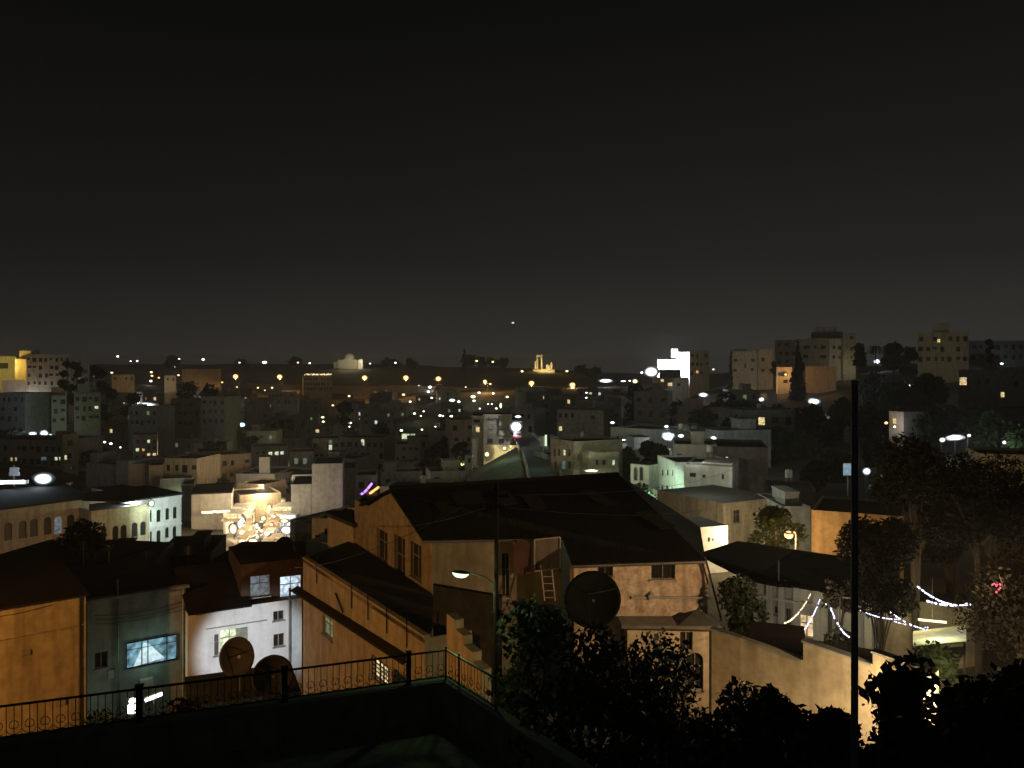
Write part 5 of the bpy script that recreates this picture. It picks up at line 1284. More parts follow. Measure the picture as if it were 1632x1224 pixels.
g1 = bld('old stone corner house with tall windows lit green', 878, 914, 702, 124, 118, 8.5, STONE, pyb=760, parapet=.4, wins=[(884, 721, 4, 11, 'dark'), (891, 721, 4, 11, 'dark'), (899, 721.5, 4.5, 8.5, 'lit:lime'), (907, 722, 4, 11, 'dark'), (898, 741, 6, 13, 'dim:cyan'), (885, 741, 4, 11, 'dark'), (907, 741, 5, 12, 'shut')], rwins=[(926, 728, 10, 8, 'dark'), (945, 728, 5, 8, 'dark')])
g2 = g1
g3 = bld('low green lit house with a glowing ground light', 938, 986, 725, 116, 118, 8, STONE, pyb=760, parapet=.3, wins=[(952, 737, 5, 8, 'dark'), (963, 737, 5, 8, 'dark'), (978.4, 737.5, 4.5, 8, 'lit:green')])
wall_lamp(944, 750, 112, 'lime', 420, 'greenish ground light before the low green lit house', (.9, .16), off=1.2)
wall_lamp(967.8, 756.5, 108, 'white', 60, 'small round white lamp at the right of the green lit house', (.22, .2), post=True)
wall_lamp(943, 720, 120, 'lime', 50, 'small square lit lamp on the roof of the green lit house', (.2, .25)); wall_lamp(954.4, 714, 124, 'white', 40, 'smaller white lamp just above the square lit one', (.15, .13))
light('green_fill', P(925, 716, 102), LC['lime'], 900, .4, parent=g2['root'])
r = thing('billboard', 'pale bluish lit panel on a roof beyond the green lit house', 'billboard', P(968, 703, 140))
b = MB(); b.box(P(968, 703, 140), (1.7, .2, 1.0)); b.build('panel', emit_room('panel_blue', (.55, .8, .95), .9, lo=.5), r)
b = MB(); b.bar(P(963, 707, 140.2), P(963, 720, 140.2), .1); b.bar(P(973, 707, 140.2), P(973, 720, 140.2), .1); b.build('legs', STEEL, r); light('panel_light', P(962, 702, 136), 'blue', 90, .4, parent=r)
rd = P(873, 695, 140); r = thing('gate_sign', 'green lit narrow panel beside the climbing street', 'sign', P(871, 700, 140))
b = MB(); b.box(P(870, 702, 140), (.35, .2, 1.9)); b.build('lit_edge', emit('edge_green', (.8, 1, .7), 1.0), r); b = MB(); b.box(P(865, 703, 140.2), (1.0, .15, 1.7)); b.bar(P(866, 711, 140.2), P(866, 725, 140.2), .12); b.build('panel', PALE, r)
lw = bld('long low wall building washed bluish by the white lamp', 973, 1066, 683, 150, 142, 10, PALE, pyb=715, parapet=.3, roofm=ROOFT, wins=[(984, 697, 4, 5, 'dark'), (1020, 702, 5, 6, 'dark')])
wall_lamp(1065, 695, 136, 'blue', 1500, 'large bluish white lamp beside the long low building', (.75, .72), off=2.0, name='flood_lamp', cat='flood lamp', post=True)
wall_lamp(1085, 694.5, 132, 'white', 260, 'flat white lamp right of the large bluish one', (.42, .2)); wall_lamp(1137, 699, 128, 'green', 420, 'greenish white lamp under the dark trees', (.4, .32), off=1.2, post=True)
wall_lamp(991.7, 701, 143, 'white', 50, 'thin white lamp strip right of the bluish panel', (.6, .14)); wall_lamp(976, 673.6, 165, 'white', 50, 'small white lamp above the long low building', (.4, .2), post=True)
wall_lamp(1062, 679.6, 150, 'blue', 60, 'faint bluish lamp above the large bluish one', (.35, .2), post=True); wall_lamp(1039, 688, 150, 'blue', 0, 'thin bluish roof light strip', (.2, .05)) if False else None
bld('ruinous house front with two tall arched windows', 1005, 1034, 739, 112, 110, 6, PALE, pyb=772, parapet=0, wins=[(1013, 755, 6, 22, 'dark', True), (1022, 755, 6, 22, 'dark', True)])
# green villa and beige apartment block
v = bld('tall villa front glowing pale green with balconies', 1048, 1077, 732, 112, 103.5, 8, WHITE, pyb=815, parapet=.3, zt=Z(730, 111),
        wins=[(1055, 753, 4.5, 9, 'dark'), (1063, 753, 4.5, 9, 'dark'), (1071, 753, 4, 9, 'dark'), (1054.5, 778, 4.5, 11, 'dark'), (1062.5, 779, 5, 12, 'dark'), (1070, 781, 4, 12, 'dark'), (1054, 803, 4, 14, 'shut'), (1064, 806, 6, 14, 'shut', True)], balcony=((.0, .98, 5.0), (-.35, .95, 8.6)))
light('green_fill', P(1038, 792, 96), (.62, 1.0, .66), 5200, .3, spot=(P(1062, 783, 108), 56), parent=v['root'])
wall_lamp(1084, 789, 99, 'green', 40, 'tiny lit bulb between the green villa and the beige block', (.14, .14))
m1 = bld('beige apartment block wall beside the green villa', 1090, 1167, 742, 101, 99, 10, PALE, pyb=825, parapet=.4, wins=[(1104, 757, 10, 7, 'dark'), (1122, 759, 5, 5, 'dark'), (1152, 760, 4, 8, 'dark'), (1114, 785, 3, 3, 'dark'), (1131, 790, 5, 6, 'dark')], zt=Z(746, 101), hut=(.38, .98, .05, .6, .6))
light('soft_fill', P(1120, 735, 84), (.92, 1.0, .78), 900, .5, parent=m1['root'])  # unseen fill added to lift the beige block front
light('soft_fill', P(1105, 722, 100), (.95, 1.0, .85), 160, .5)
light('soft_fill', P(1180, 760, 96), (1, .9, .75), 130, .5)
m2 = bld('upper storeys of the beige block set back behind it', 1075, 1143, 712, 113, 113, 10, PALE, pyb=760, parapet=.4, wins=[(1107, 731, 12, 10, 'dark'), (1082, 730, 8, 14, 'shut')], hut=(.42, .72, .2, .6, 1.9))
bld('dim brown block right of the beige apartment block', 1136, 1224, 716, 112, 112, 12, mat('dim_brown_wall', (.27, .22, .18), stain=.5), pyb=800, parapet=.4, wins=[(1158.5, 729.7, 3.5, 3, 'lit:white')])
for i, (px, py, Y) in enumerate(((1131, 726, 106), (1085, 690, 120), (1093, 692, 121), (1257, 768, 92), (1106, 692, 124))):
    p = P(px, py, Y); tank(p.x, p.y, p.z, ['white water tank on the corner of the beige block', 'water tank left of a pair on the upper roof', 'water tank right of a pair on the upper roof', 'pinkish white water tank on the dark low roof', 'small water tank at the back of the upper roof'][i], .75, None)
yv = bld('yellow lit square house with two windows behind the dark roof', 1153, 1246, 792, 80, 84, 10, TAN, pyb=862, parapet=0, roofm=ROOFT, zt=Z(797, 82), wins=[(1174.5, 823, 11, 20, 'dark'), (1216, 826, 12, 21, 'shut')], near=True, eave=.0)
wx = bld('small bright yellow lit annex above the dark roof', 1108, 1160, 841, 72, 73, 4.5, PALE, pyb=868, parapet=0, zt=Z(841, 72), wins=[(1130, 860, 4, 7, 'dark'), (1136, 860, 3, 4, 'dark')], near=False)
light('yellow_fill', P(1140, 856, 70), (1, .80, .40), 60, .2, parent=wx['root'])
light('yellow_fill', P(1186, 850, 71.5), (1, .82, .50), 1500, .3, parent=yv['root'])  # unseen fill added to light the yellow house
bld('dim low house between the yellow house and the orange wall', 1246, 1292, 812, 78, 78, 8, GREY, pyb=870, parapet=.3, hut=(.4, .9, .3, .8, 1.2))
ow2 = bld('orange lit blank wall building veiled by branches', 1293, 1440, 817, 66, 63, 8, TAN, pyb=885, parapet=.2, roofm=ROOFT, zt=Z(820, 65))
street_lamp(1257, 852.5, 64, 'sodium', 700, 'glowing orange street lamp above the dark roof', .34, zb=-17, arm=.55)
light('sodium_fill', P(1320, 868, 60), LC['sodium'], 218, .3, parent=ow2['root'])
shrub(1238, 812, 0, 68, 4.4, 'small tree with yellow lit leaves beside the orange street lamp', 2600, .2, LEAF[1], 71, kind='round', name='tree', cat='tree', group=None)
bld('orange lit house with a gable shadow behind the right hand trees', 1560, 1660, 727, 88, 86, 8, OCHRE, pyb=800, parapet=.3, wins=[(1590, 765, 20, 24, 'shut'), (1622, 760, 12, 20, 'dark')])
light('sodium_fill', P(1600, 770, 80), (1, .6, .25), 218, .3)
bld('dark low flat roof carrying the pinkish water tank', 1222, 1300, 782, 94, 94, 8, SHADEW, pyb=840, parapet=.2, protect=False)
# dark bushes under the villa
for i, (px, pyt, Y, w) in enumerate(((1075, 818, 92, 6), (1100, 815, 90, 6), (1128, 806, 88, 5), (1010, 772, 100, 7), (1040, 800, 96, 6))):
    shrub(px, pyt, 0, Y, w, 'dark bushy tree at the foot of the green villa', 1500, .35, LEAF[0], 80 + i, name='tree', cat='tree', group='bushy trees at the foot of the villa', trunk=.3)
# ================================================================== right hill
wb = bld('brilliantly floodlit white building on the right hill', 1078, 1099, 561, 292, 292, 14, WHITE, pyb=606, parapet=0, near=False)
bld('floodlit white stair tower of the white building', 1070, 1080.5, 556, 296, 296, 6, WHITE, pyb=606, parapet=0)
bld('floodlit lower wing of the white building with one dark window', 1048, 1078, 574, 293, 293, 8, WHITE, pyb=600, parapet=.2, wins=[(1058.5, 578.5, 5, 5, 'dark')])
light('white_flood', P(1050, 588, 276), (.9, .97, 1.0), 120000, .8, spot=(P(1072, 580, 292), 56), parent=wb['root'])
bld('dark flat block in front of the floodlit white building', 1052, 1085, 590, 262, 262, 8, DARKW, pyb=604, parapet=.2)
bld('dim house with two lit windows under the dark flat block', 1040, 1098, 603, 258, 258, 9, TAN, pyb=622, parapet=.2, wins=[(1055.5, 606.5, 5, 4, 'lit:warm'), (1068, 612.5, 7, 5, 'lit:warm'), (1082, 613, 5, 4, 'dark')])
wall_lamp(1039, 592, 250, 'white', 900, 'glaring white flood lamp left of the white building', (2.1, 1.55), off=2.5, name='flood_lamp', cat='flood lamp', post=True)
wall_lamp(1022.6, 594, 255, 'white', 100, 'small white lamp left of the glaring flood lamp', (.5, .4), post=True)
bld('brown side block joined to the floodlit white building', 1099.5, 1130, 560, 304, 306, 12, TAN, pyb=613, parapet=.3, grid=(4, 3, ('lit:sodium',)))
a2 = bld('beige apartment house with small square windows on the hill', 1167, 1207, 561, 285, 285, 12, STONE, pyb=606, parapet=.3, wins=[(1172, 574, 5, 5, 'dark'), (1200, 574, 6, 5, 'dark'), (1172, 590, 4, 5, 'dark'), (1199, 589, 4, 5, 'dark'), (1188, 583, 3, 8, 'dark')], hut=(.1, .6, .1, .6, 1.0))
a2b = bld('orange tinted apartment house right of the beige one', 1207.5, 1232, 558, 284, 284, 12, TAN, pyb=607, parapet=.3, wins=[(1216, 573, 6, 6, 'dark'), (1216, 590, 6, 5, 'dark')])
a3 = bld('dim apartment wing left of the tall cypress', 1237, 1272, 543, 300, 300, 12, STONE, pyb=585, parapet=.3, grid=(3, 3), near=False)
a4 = bld('wide apartment block with square windows right of the cypress', 1273, 1321, 541, 296, 296, 14, STONE, pyb=587, parapet=.4, wins=[(1286, 553.5, 10, 5, 'dark'), (1299, 553, 4, 4, 'dark'), (1312, 553.5, 8, 5, 'dark'), (1284, 568, 8, 5, 'dark'), (1312, 568.5, 10, 5, 'dark')])
a5 = bld('paler apartment bay with paired small windows', 1321.5, 1343, 541, 293, 293, 12, PALE, pyb=587, parapet=.3, wins=[(1329, 553.5, 4, 5, 'dark'), (1338.5, 554.5, 5, 6, 'dark'), (1329, 569, 4, 5, 'dark'), (1338, 569.5, 3, 4, 'dark')])
a6 = bld('tall yellowish stair tower of the apartment block, bright at its foot', 1343.5, 1364, 532, 290, 290, 9, STONE, pyb=588, parapet=.2, wins=[(1357, 538, 5, 5, 'dark'), (1357, 556, 4, 5, 'dark'), (1357, 569.5, 3, 5, 'dark')])
bld('dark penthouse crowded with tanks on the wide apartment block', 1294, 1343, 530, 299, 299, 9, DARKW, pyb=542, parapet=.2, base_extra=1)
for i, px in enumerate((1300, 1307, 1314, 1322, 1330)): 
    p = P(px, 530, 300); tank(p.x, p.y, p.z, 'dark water tank in the row on the penthouse roof', 1.3, 'water tanks on the penthouse')
light('yellow_fill', P(1356, 585, 284), (1, .9, .5), 273, .3, parent=a6['root'])
light('soft_fill', P(1325, 592, 262), (.95, .95, .7), 2600, .6, parent=a5['root'])
light('sodium_fill', P(1222, 612, 266), LC['sodium'], 630, .6, parent=a2b['root']); light('soft_fill', P(1185, 612, 262), (.95, .92, .75), 1500, .6, parent=a2['root'])
light('sodium_fill', P(1115, 612, 270), LC['sodium'], 378, .6)
lw1 = bld('low house front glowing orange left of the tall cypress', 1239, 1262, 586, 262, 262, 7, TAN, pyb=616, parapet=.2, wins=[(1252, 608, 7, 5, 'shut')])
lw2 = bld('low brown house lit orange right of the tall cypress', 1284, 1333, 585, 262, 262, 8, TAN, pyb=618, parapet=.2)
wall_lamp(1252, 597, 259, 'sodium', 900, 'small orange lamp on the low house left of the cypress', (.5, .3), off=2)
light('sodium_fill', P(1318, 606, 246), LC['sodium'], 378, .5, parent=lw2['root'])
def htree(px, pyt, Y, w, label, kind='round', n=900, leaf=.9, m=None, seed=1, group=None, pyb=None, name='tree', lo=.22):
    x = X(px, Y); zb = T(x, Y) if pyb is None else Z(pyb, Y); h = max(3, Z(pyt, Y) - zb); w = w * Y / F0
    return tree(x, Y, zb, h, w, label, kind, n, leaf, m or LEAF[0], group, name, 'tree', seed, .5, lo=lo)
htree(1272, 541, 245, 27, 'tall dark cypress in front of the hill apartments', 'cypress', 3500, .7, seed=91, name='cypress_tree', pyb=650)
htree(1165, 556, 280, 6, 'thin dark cypress left of the beige apartment house', 'cypress', 500, .6, seed=92, name='cypress_tree')
htree(1395, 540, 250, 26, 'palm tree on the skyline right of the stair tower', 'palm', seed=93, name='palm_tree')
htree(1424, 546, 240, 40, 'dark rounded tree on the skyline right of the palm', n=1600, leaf=.8, seed=94)
htree(1370, 548, 270, 22, 'dark tree against the right side of the stair tower', 'tall', n=900, leaf=.8, seed=95)
htree(1235, 565, 275, 12, 'small dark tree between the hill apartments', n=500, leaf=.7, seed=96)
htree(1448, 552, 235, 30, 'dark tree before the tall dim hill block', n=1200, leaf=.8, seed=97)
htree(1577, 533, 230, 12, 'narrow dark treetop at the right skyline', 'tall', n=600, leaf=.7, seed=98)
b7 = bld('tall dim yellowish block on the skyline at the right', 1462, 1544, 532, 255, 255, 12, TAN, pyb=590, parapet=.4, grid=(7, 4), hut=(.3, .62, .1, .6, 3.0), wins=[(1496, 543, 4.5, 5, 'lit:yellow')])
light('yellow_fill', P(1505, 560, 240), (1, .85, .4), 160, .6, parent=b7['root'])
bld('dark low skyline block at the far right edge', 1545, 1660, 545, 265, 262, 12, DARKW, pyb=600, parapet=.4, grid=(9, 2))
bld('dim house with a warm lit window on the right slope', 1528, 1592, 592, 190, 186, 10, DARKW, pyb=640, parapet=.4, wins=[(1535, 607.5, 11, 12, 'lit:warm'), (1560, 608, 7, 9, 'dark'), (1574, 608, 7, 9, 'dark')])
bld('dark house with one lit window at the right edge', 1592.5, 1660, 588, 186, 184, 10, DARKW, pyb=640, parapet=.4, wins=[(1598, 629, 6, 8, 'lit:yellow'), (1620, 612, 8, 9, 'dark')])
bld('small white walled house alone on the dark right slope', 1417, 1440, 657, 150, 147, 6, WHITE, pyb=684, parapet=.2, wins=[(1425.6, 671, 6, 8, 'lit:yellow')])
wall_lamp(1412, 674, 148, 'sodium', 60, 'small orange lamp at the left of the small white house', (.3, .22)); wall_lamp(1425.5, 680, 146, 'white', 90, 'small white lamp below the lit window of the small white house', (.22, .16))
r = thing('billboard', 'pale blue lit panel left of the metal pole', 'billboard', P(1351, 757, 95)); b = MB(); b.box(P(1351, 748, 95), (1.0, .12, 1.35)); b.build('panel', emit_room('panel_blue2', (.45, .68, .85), .55, lo=.6), r); b = MB(); b.box(P(1351, 748, 95.1), (1.12, .1, 1.47)); b.bar(P(1351, 755, 95.15), P(1351, 790, 95.15), .1); b.build('frame', STEEL, r)
wall_lamp(1381, 751, 92, 'blue', 260, 'white lamp shining through leaves right of the metal pole', (.34, .3), post=True, off=1.2)
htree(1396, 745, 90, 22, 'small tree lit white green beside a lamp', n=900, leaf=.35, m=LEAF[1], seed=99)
# dark slope trees (right)
rt = random.Random(17)
for i, (px, pyt, Y, w) in enumerate(((1015, 612, 230, 30), (1045, 618, 225, 30), (1085, 640, 200, 34), (1118, 650, 190, 34), (1150, 632, 200, 36), (1180, 640, 195, 40), (1172, 670, 165, 44), (1212, 660, 175, 40), (1245, 650, 185, 36), (1236, 690, 150, 40), (1290, 655, 180, 36), (1272, 690, 150, 40), (1318, 668, 165, 36), (1345, 640, 180, 30), (1400, 600, 200, 40), (1440, 606, 190, 44), (1482, 600, 190, 40), (1500, 640, 160, 50), (1390, 650, 160, 36), (1465, 655, 150, 46), (1540, 660, 140, 50), (1590, 660, 135, 50), (1400, 700, 125, 40), (1330, 720, 120, 36), (1300, 740, 110, 30), (1620, 690, 120, 40), (1035, 690, 128, 26), (1000, 705, 125, 24), (1055, 705, 122, 22))):
    htree(px, pyt, Y, w * 1.45, 'dark bushy tree on the unlit right hand slope', 'tall', lo=.02, n=1500, leaf=.62, seed=120 + i, group='dark trees on the right hand slope', m=LEAF[i % 2])
for i, (px, pyt, Y, w) in enumerate(((690, 700, 210, 36), (712, 690, 215, 40), (735, 700, 200, 34), (680, 730, 190, 36), (715, 735, 175, 40), (740, 745, 165, 20), (700, 760, 150, 36), (665, 765, 160, 30))):
    htree(px, pyt, Y, w, 'dark bushy tree between the pink house and the four storey house', lo=.05, n=1300, leaf=.6, seed=160 + i, group='dark trees below the pink house')
for i, (px, pyt, Y, w) in enumerate(((108, 548, 300, 26), (122, 560, 300, 24), (155, 575, 300, 30), (170, 590, 290, 30), (300, 600, 330, 50), (330, 604, 330, 40), (215, 620, 280, 40), (150, 700, 215, 30), (145, 720, 205, 26), (20, 690, 240, 40), (355, 755, 180, 24), (470, 745, 180, 20), (550, 640, 330, 40), (450, 660, 300, 40), (600, 655, 300, 36), (340, 690, 260, 40), (400, 690, 260, 40))):
    htree(px, pyt, Y, w, 'dark tree among the houses of the left hillside', lo=.06, n=900, leaf=.8, seed=190 + i, group='dark trees on the left hillside')
# left hill apartments
al = bld('yellow floodlit house at the left edge of the skyline', -30, 26, 567, 330, 330, 12, PALE, pyb=592, parapet=0, eave=1.2, wins=[(6, 583, 14, 9, 'shut')])
light('sodium_fill', P(8, 580, 318), (1, .72, .16), 5880, .6, parent=al['root'])
bld('low wall lit pale orange below the yellow floodlit house', 4, 40, 606, 312, 312, 6, PALE, pyb=618, parapet=0)
light('sodium_fill', P(32, 612, 306), (1, .6, .3), 840, .5)
bld('tan block beside the yellow floodlit house', 31, 62, 560, 325, 325, 12, TAN, pyb=615, parapet=.3, grid=(4, 3, ('lit:yellow',)))
ba = bld('big dim apartment block on the left skyline', 42, 112, 566, 318, 318, 14, TAN, pyb=622, parapet=.4, grid=(8, 5, ('lit:yellow',)), hut=(.1, .3, .2, .6, 2))
bb = bld('greyer end of the big apartment block on the left skyline', 112.5, 141, 572, 316, 316, 14, STONE, pyb=614, parapet=.4, grid=(4, 4, ('lit:lime', 'dim:lime')))
light('soft_fill', P(128, 600, 304), (.9, 1, .75), 378, .5, parent=bb['root'])
bld('long dim pale wall behind the left skyline apartments', 24, 44, 573, 322, 322, 6, TAN, pyb=615, parapet=.2)
g_ = bld('narrow block washed green by a hidden lamp', 82, 106, 632, 268, 268, 10, PALE, pyb=678, parapet=.3, grid=(2, 3)); light('green_fill', P(93, 668, 258), LC['green'], 420, .5, parent=g_['root'])
bld('dim apartment block with dark square windows beside the green one', 118, 160, 628, 268, 268, 10, STONE, pyb=678, parapet=.3, grid=(5, 3, ('lit:lime',)))
bld('dim grey block left of the green washed one', -10, 40, 628, 265, 262, 12, GREY, pyb=680, parapet=.4, grid=(5, 3))
bld('block with a glaring rooftop light left of centre', 205, 250, 650, 272, 270, 10, GREY, pyb=690, parapet=.4, grid=(5, 3, ('dim:lime',)))
bld('block with two glaring white balcony lights', 320, 358, 634, 282, 280, 10, STONE, pyb=682, parapet=.4, grid=(4, 4))
bld('dark block left of the one with glaring balcony lights', 272, 318, 638, 285, 285, 10, DARKW, pyb=680, parapet=.4, grid=(5, 3))
o1 = bld('long low house washed orange on the left hill crest', 178, 214, 598, 400, 400, 10, TAN, pyb=612, parapet=.2, grid=(4, 1)); light('sodium_fill', P(196, 609, 390), (1, .65, .2), 798, .5, parent=o1['root'])
o2 = bld('small house corner glowing orange under a sodium lamp', 262, 280, 599, 410, 410, 10, TAN, pyb=612, parapet=.2, grid=(2, 1)); light('sodium_fill', P(270, 606, 402), LC['sodium'], 588, .5, parent=o2['root'])
bld('long old wall glowing dull orange on the citadel slope', 290, 352, 588, 560, 560, 6, TAN, pyb=600, parapet=0)
light('sodium_fill', P(320, 596, 535), LC['sodium'], 1470, .5)
for i, (px, py, w_, h_) in enumerate(((450, 626, 44, 10), (455, 635, 40, 9))):
    bld(['long banded terrace building under the road lamps, upper', 'long banded terrace building under the road lamps, lower'][i], px - w_ / 2, px + w_ / 2, py, 430 - i * 20, 430 - i * 20, 10, STONE, pyb=py + h_, parapet=.4, grid=(9, 1), bands=(.3, 2.6))
# ================================================================== citadel hill: retaining wall, dome, temple columns
cwall = thing('retaining_wall', 'long low retaining wall along the lamp lit citadel road', 'wall', (X(690, 560), 560, -14))
b = MB(); pl = [(395, 611, 600), (480, 613, 590), (560, 615, 580), (640, 614, 570), (700, 616, 565), (770, 619, 560), (850, 621, 560), (915, 623, 550), (960, 625, 540)]
for (a, b0, y0), (c, d0, y1) in zip(pl, pl[1:]):
    p = P(a, b0, y0); q = P(c, d0, y1)
    b.add([p, q, q - Vector((0, 0, 6)), p - Vector((0, 0, 6)), p + Vector((0, 1, 0)), q + Vector((0, 1, 0))], [(0, 1, 2, 3), (0, 4, 5, 1)])
b.build('wall', STONE, cwall)
b = MB(); q = [P(830, 623, 556), P(848, 613, 566), P(866, 623, 556), P(870, 627, 548), P(826, 627, 548)]
b.slab(q, 3); tag(b.build('sand_bank', mat('sandy_earth', (.38, .32, .22), scale=.6)), 'sandy slope glowing under a citadel road lamp', None, None, 'structure')
for i, (px, py, Y, w) in enumerate(((377, 600, 560, 14000), (447, 600.5, 555, 14000), (582, 602, 545, 14000), (647.5, 602, 540, 14000), (699, 603.6, 535, 14000), (773, 608, 530, 14000), (847, 610.6, 545, 14000), (912, 613.4, 520, 14000))):
    street_lamp(px, py, Y, 'sodium', w, ['leftmost orange road lamp of the citadel row', 'second orange road lamp from the left on the citadel row', 'third orange road lamp, left of the dome', 'fourth orange road lamp, right of the dome', 'fifth orange road lamp of the citadel row', 'sixth and smaller orange road lamp of the citadel row', 'orange road lamp above the glowing sandy slope', 'rightmost orange road lamp, below the temple columns'][i], 1.6 if i not in (5,) else 1.15, arm=1.5, group='orange road lamps along the citadel')
# domed palace
Y = 820; cx = X(557, Y); r = thing('domed_building', 'pale domed hall floodlit on the citadel ridge', 'building', (cx, Y, Z(581, Y)))
b = MB(); b.lathe([(5.6, 0), (5.6, 1.2), (5.2, 3.2), (4.0, 5.2), (2.2, 6.5), (.05, 7.0)], (cx, Y, Z(573, Y)), 20); b.build('dome', PALE, r, smooth=True)
b = MB(); b.prism([(X(540, Y), Y - 6), (X(572, Y), Y - 6), (X(572, Y), Y + 8), (X(540, Y), Y + 8)], Z(590, Y), Z(573.5, Y)); b.prism([(X(533, Y), Y - 4), (X(580, Y), Y - 4), (X(580, Y), Y + 7), (X(533, Y), Y + 7)], Z(590, Y), Z(577, Y)); b.lathe([(6.6, 0), (6.6, 1.4), (5.9, 1.5)], (cx, Y, Z(574, Y)), 8); b.build('hall', PALE, r)
b = MB(); b.prism([(X(573, Y), Y - 8), (X(580, Y), Y - 8), (X(580, Y), Y - 6.1), (X(573, Y), Y - 6.1)], Z(590, Y), Z(573, Y)); b.build('porch', WHITE, r)
light('dome_flood', P(556, 576, 790), (1, .86, .5), 10000, 1, parent=r); light('dome_flood', P(577, 577, 806), (1, .86, .5), 2200, .5, parent=r)
PROTECT.append((530, 585, 560, 581, 820))
# temple columns
Y = 780; r = thing('temple_ruin', 'floodlit ruined temple columns on the citadel ridge', 'ruin', (X(865, Y), Y, Z(590, Y)))
b = MB(); b.prism([(X(849, Y), Y - 3), (X(884, Y), Y - 3), (X(884, Y), Y + 4), (X(849, Y), Y + 4)], Z(594, Y), Z(588.5, Y)); b.build('podium', STONE, r)
for px, pyt in ((856, 569), (863, 569), (853, 576)):
    b = MB(); x = X(px, Y); zt = Z(pyt, Y); z0 = Z(588, Y); b.lathe([(1.1, 0), (1.1, .4), (.9, .6), (.8, zt - z0 - .8), (1.0, zt - z0 - .3), (1.1, zt - z0)], (x, Y, z0), 12); b.build('column', PALE, r)
b = MB(); b.prism([(X(854.5, Y), Y - .8), (X(864.5, Y), Y - .8), (X(864.5, Y), Y + .8), (X(854.5, Y), Y + .8)], Z(569, Y) + .01, Z(565.6, Y)); b.build('architrave', PALE, r)
for px, pyt in ((872, 581), (875.5, 582), (879, 578)):
    b = MB(); x = X(px, Y); b.lathe([(1.2, 0), (1.05, .3), (1.0, Z(pyt, Y) - Z(588, Y))], (x, Y, Z(588, Y)), 10); b.build('broken_column', PALE, r)
light('temple_flood', P(864, 586, 768), (1, .70, .24), 11000, .5, parent=r); light('temple_flood', P(876, 587, 770), (1, .70, .24), 4500, .5, parent=r)
PROTECT.append((848, 886, 560, 592, 780))
for i, (px, pyt, Y, w) in enumerate(((615, 571, 800, 14), (628, 573, 800, 18), (655, 573, 800, 20), (740, 556, 780, 7), (748, 566, 780, 24), (765, 570, 780, 20), (785, 572, 780, 22), (805, 572, 780, 20), (925, 584, 700, 24), (945, 587, 680, 30), (470, 571, 820, 20), (275, 568, 700, 24), (385, 572, 760, 20))):
    htree(px, pyt, Y, w, 'dark treetop on the citadel ridge skyline', 'cypress' if i == 3 else 'round', n=260, leaf=2.2, seed=230 + i, group='dark treetops on the ridge')
# purple and amber signs by the street
for i, (pa, pb_, c) in enumerate((((577, 788), (585, 780), 'purple'), ((586, 779), (593, 770), 'purple'), ((589, 787), (597, 781), 'amber'), ((594, 783), (604, 776), 'amber'))):
    Yq = 150; b = MB(); a = P(*pa, Yq); c2 = P(*pb_, Yq); b.bar(a, c2, .18, .35); r = thing('light_sign', ['lower purple light strip by the dark street', 'upper purple light strip by the dark street', 'lower amber light strip by the dark street', 'upper amber light strip by the dark street'][i], 'sign', a)
    b.build('tube', emit('tube_' + c, LC[c], 2.5), r); b = MB(); b.bar(a + Vector((0, .25, 0)), c2 + Vector((0, .25, 0)), .3, .5); b.bar(a + Vector((0, .3, -.2)), a + Vector((0, .3, -6)), .1); b.build('backing', STEEL, r)
    light('sign_light', a + Vector((.4, -1, .2)), c, 60, .3, parent=r)
ps = bld('narrow house washed purple by the street signs', 566, 600, 760, 160, 160, 8, GREY, pyb=795, parapet=.3, grid=(3, 2))
wall_lamp(577.5, 787, 149, 'purple', 120, 'bright whitish purple lamp at the foot of the purple strips', (.3, .25))
b = MB(); b.ball(P(817.5, 514.5, 3000), 3.2, 8, (1.6, 1, .8)); tag(b.build('bright_star', emit('star_light', (1, 1, .95), 1.0), origin=P(817.5, 514.5, 3000)), 'single bright star low in the sky above the ridge', 'star')
# ================================================================== scattered lamps (px, py, colour, size px, power)
def far_lamp(px, py, c, spx, label, group, w=None, aspect=.7, h=4.0, Y=None):
    Y = Y or ray_ground(px, py, h); s = spx * Y / F0 / 2
    w = w if w is not None else min(500, 8 * spx ** 2 * (Y / 300.0) ** 1.2)
    wall_lamp(px, py, Y, c, w * (.25 if c in ('warm', 'sodium') else 1.2), label, (s, s * aspect), group, name='lamp', off=s + .8, post=True)
SKY = 'tiny white lamps along the skyline'
for px, py, c, s in ((188, 568, 'white', 5), (208, 575.6, 'white', 3), (219, 575.6, 'white', 4), (285.6, 572, 'white', 3.5), (277, 575, 'white', 3.5), (324, 573, 'white', 5.5), (279, 584, 'white', 4), (382, 578, 'white', 3.5), (422.6, 577.5, 'white', 8),
                     (474.6, 578, 'yellow', 4), (494, 578.7, 'green', 4), (590, 579.5, 'white', 3), (630, 578, 'white', 4), (759.5, 575.5, 'yellow', 4.5), (785, 576.5, 'yellow', 4.5), (832.7, 591.5, 'warm', 5), (903.5, 591.5, 'yellow', 5)):
    far_lamp(px, py, c, s, 'tiny lamp shining on the far skyline', SKY, Y=ray_ground(px, py, 4, 500) if py > 583 else 700 + (px * 7 % 60), w=120)
L1 = 'small lamps among the left hillside houses'
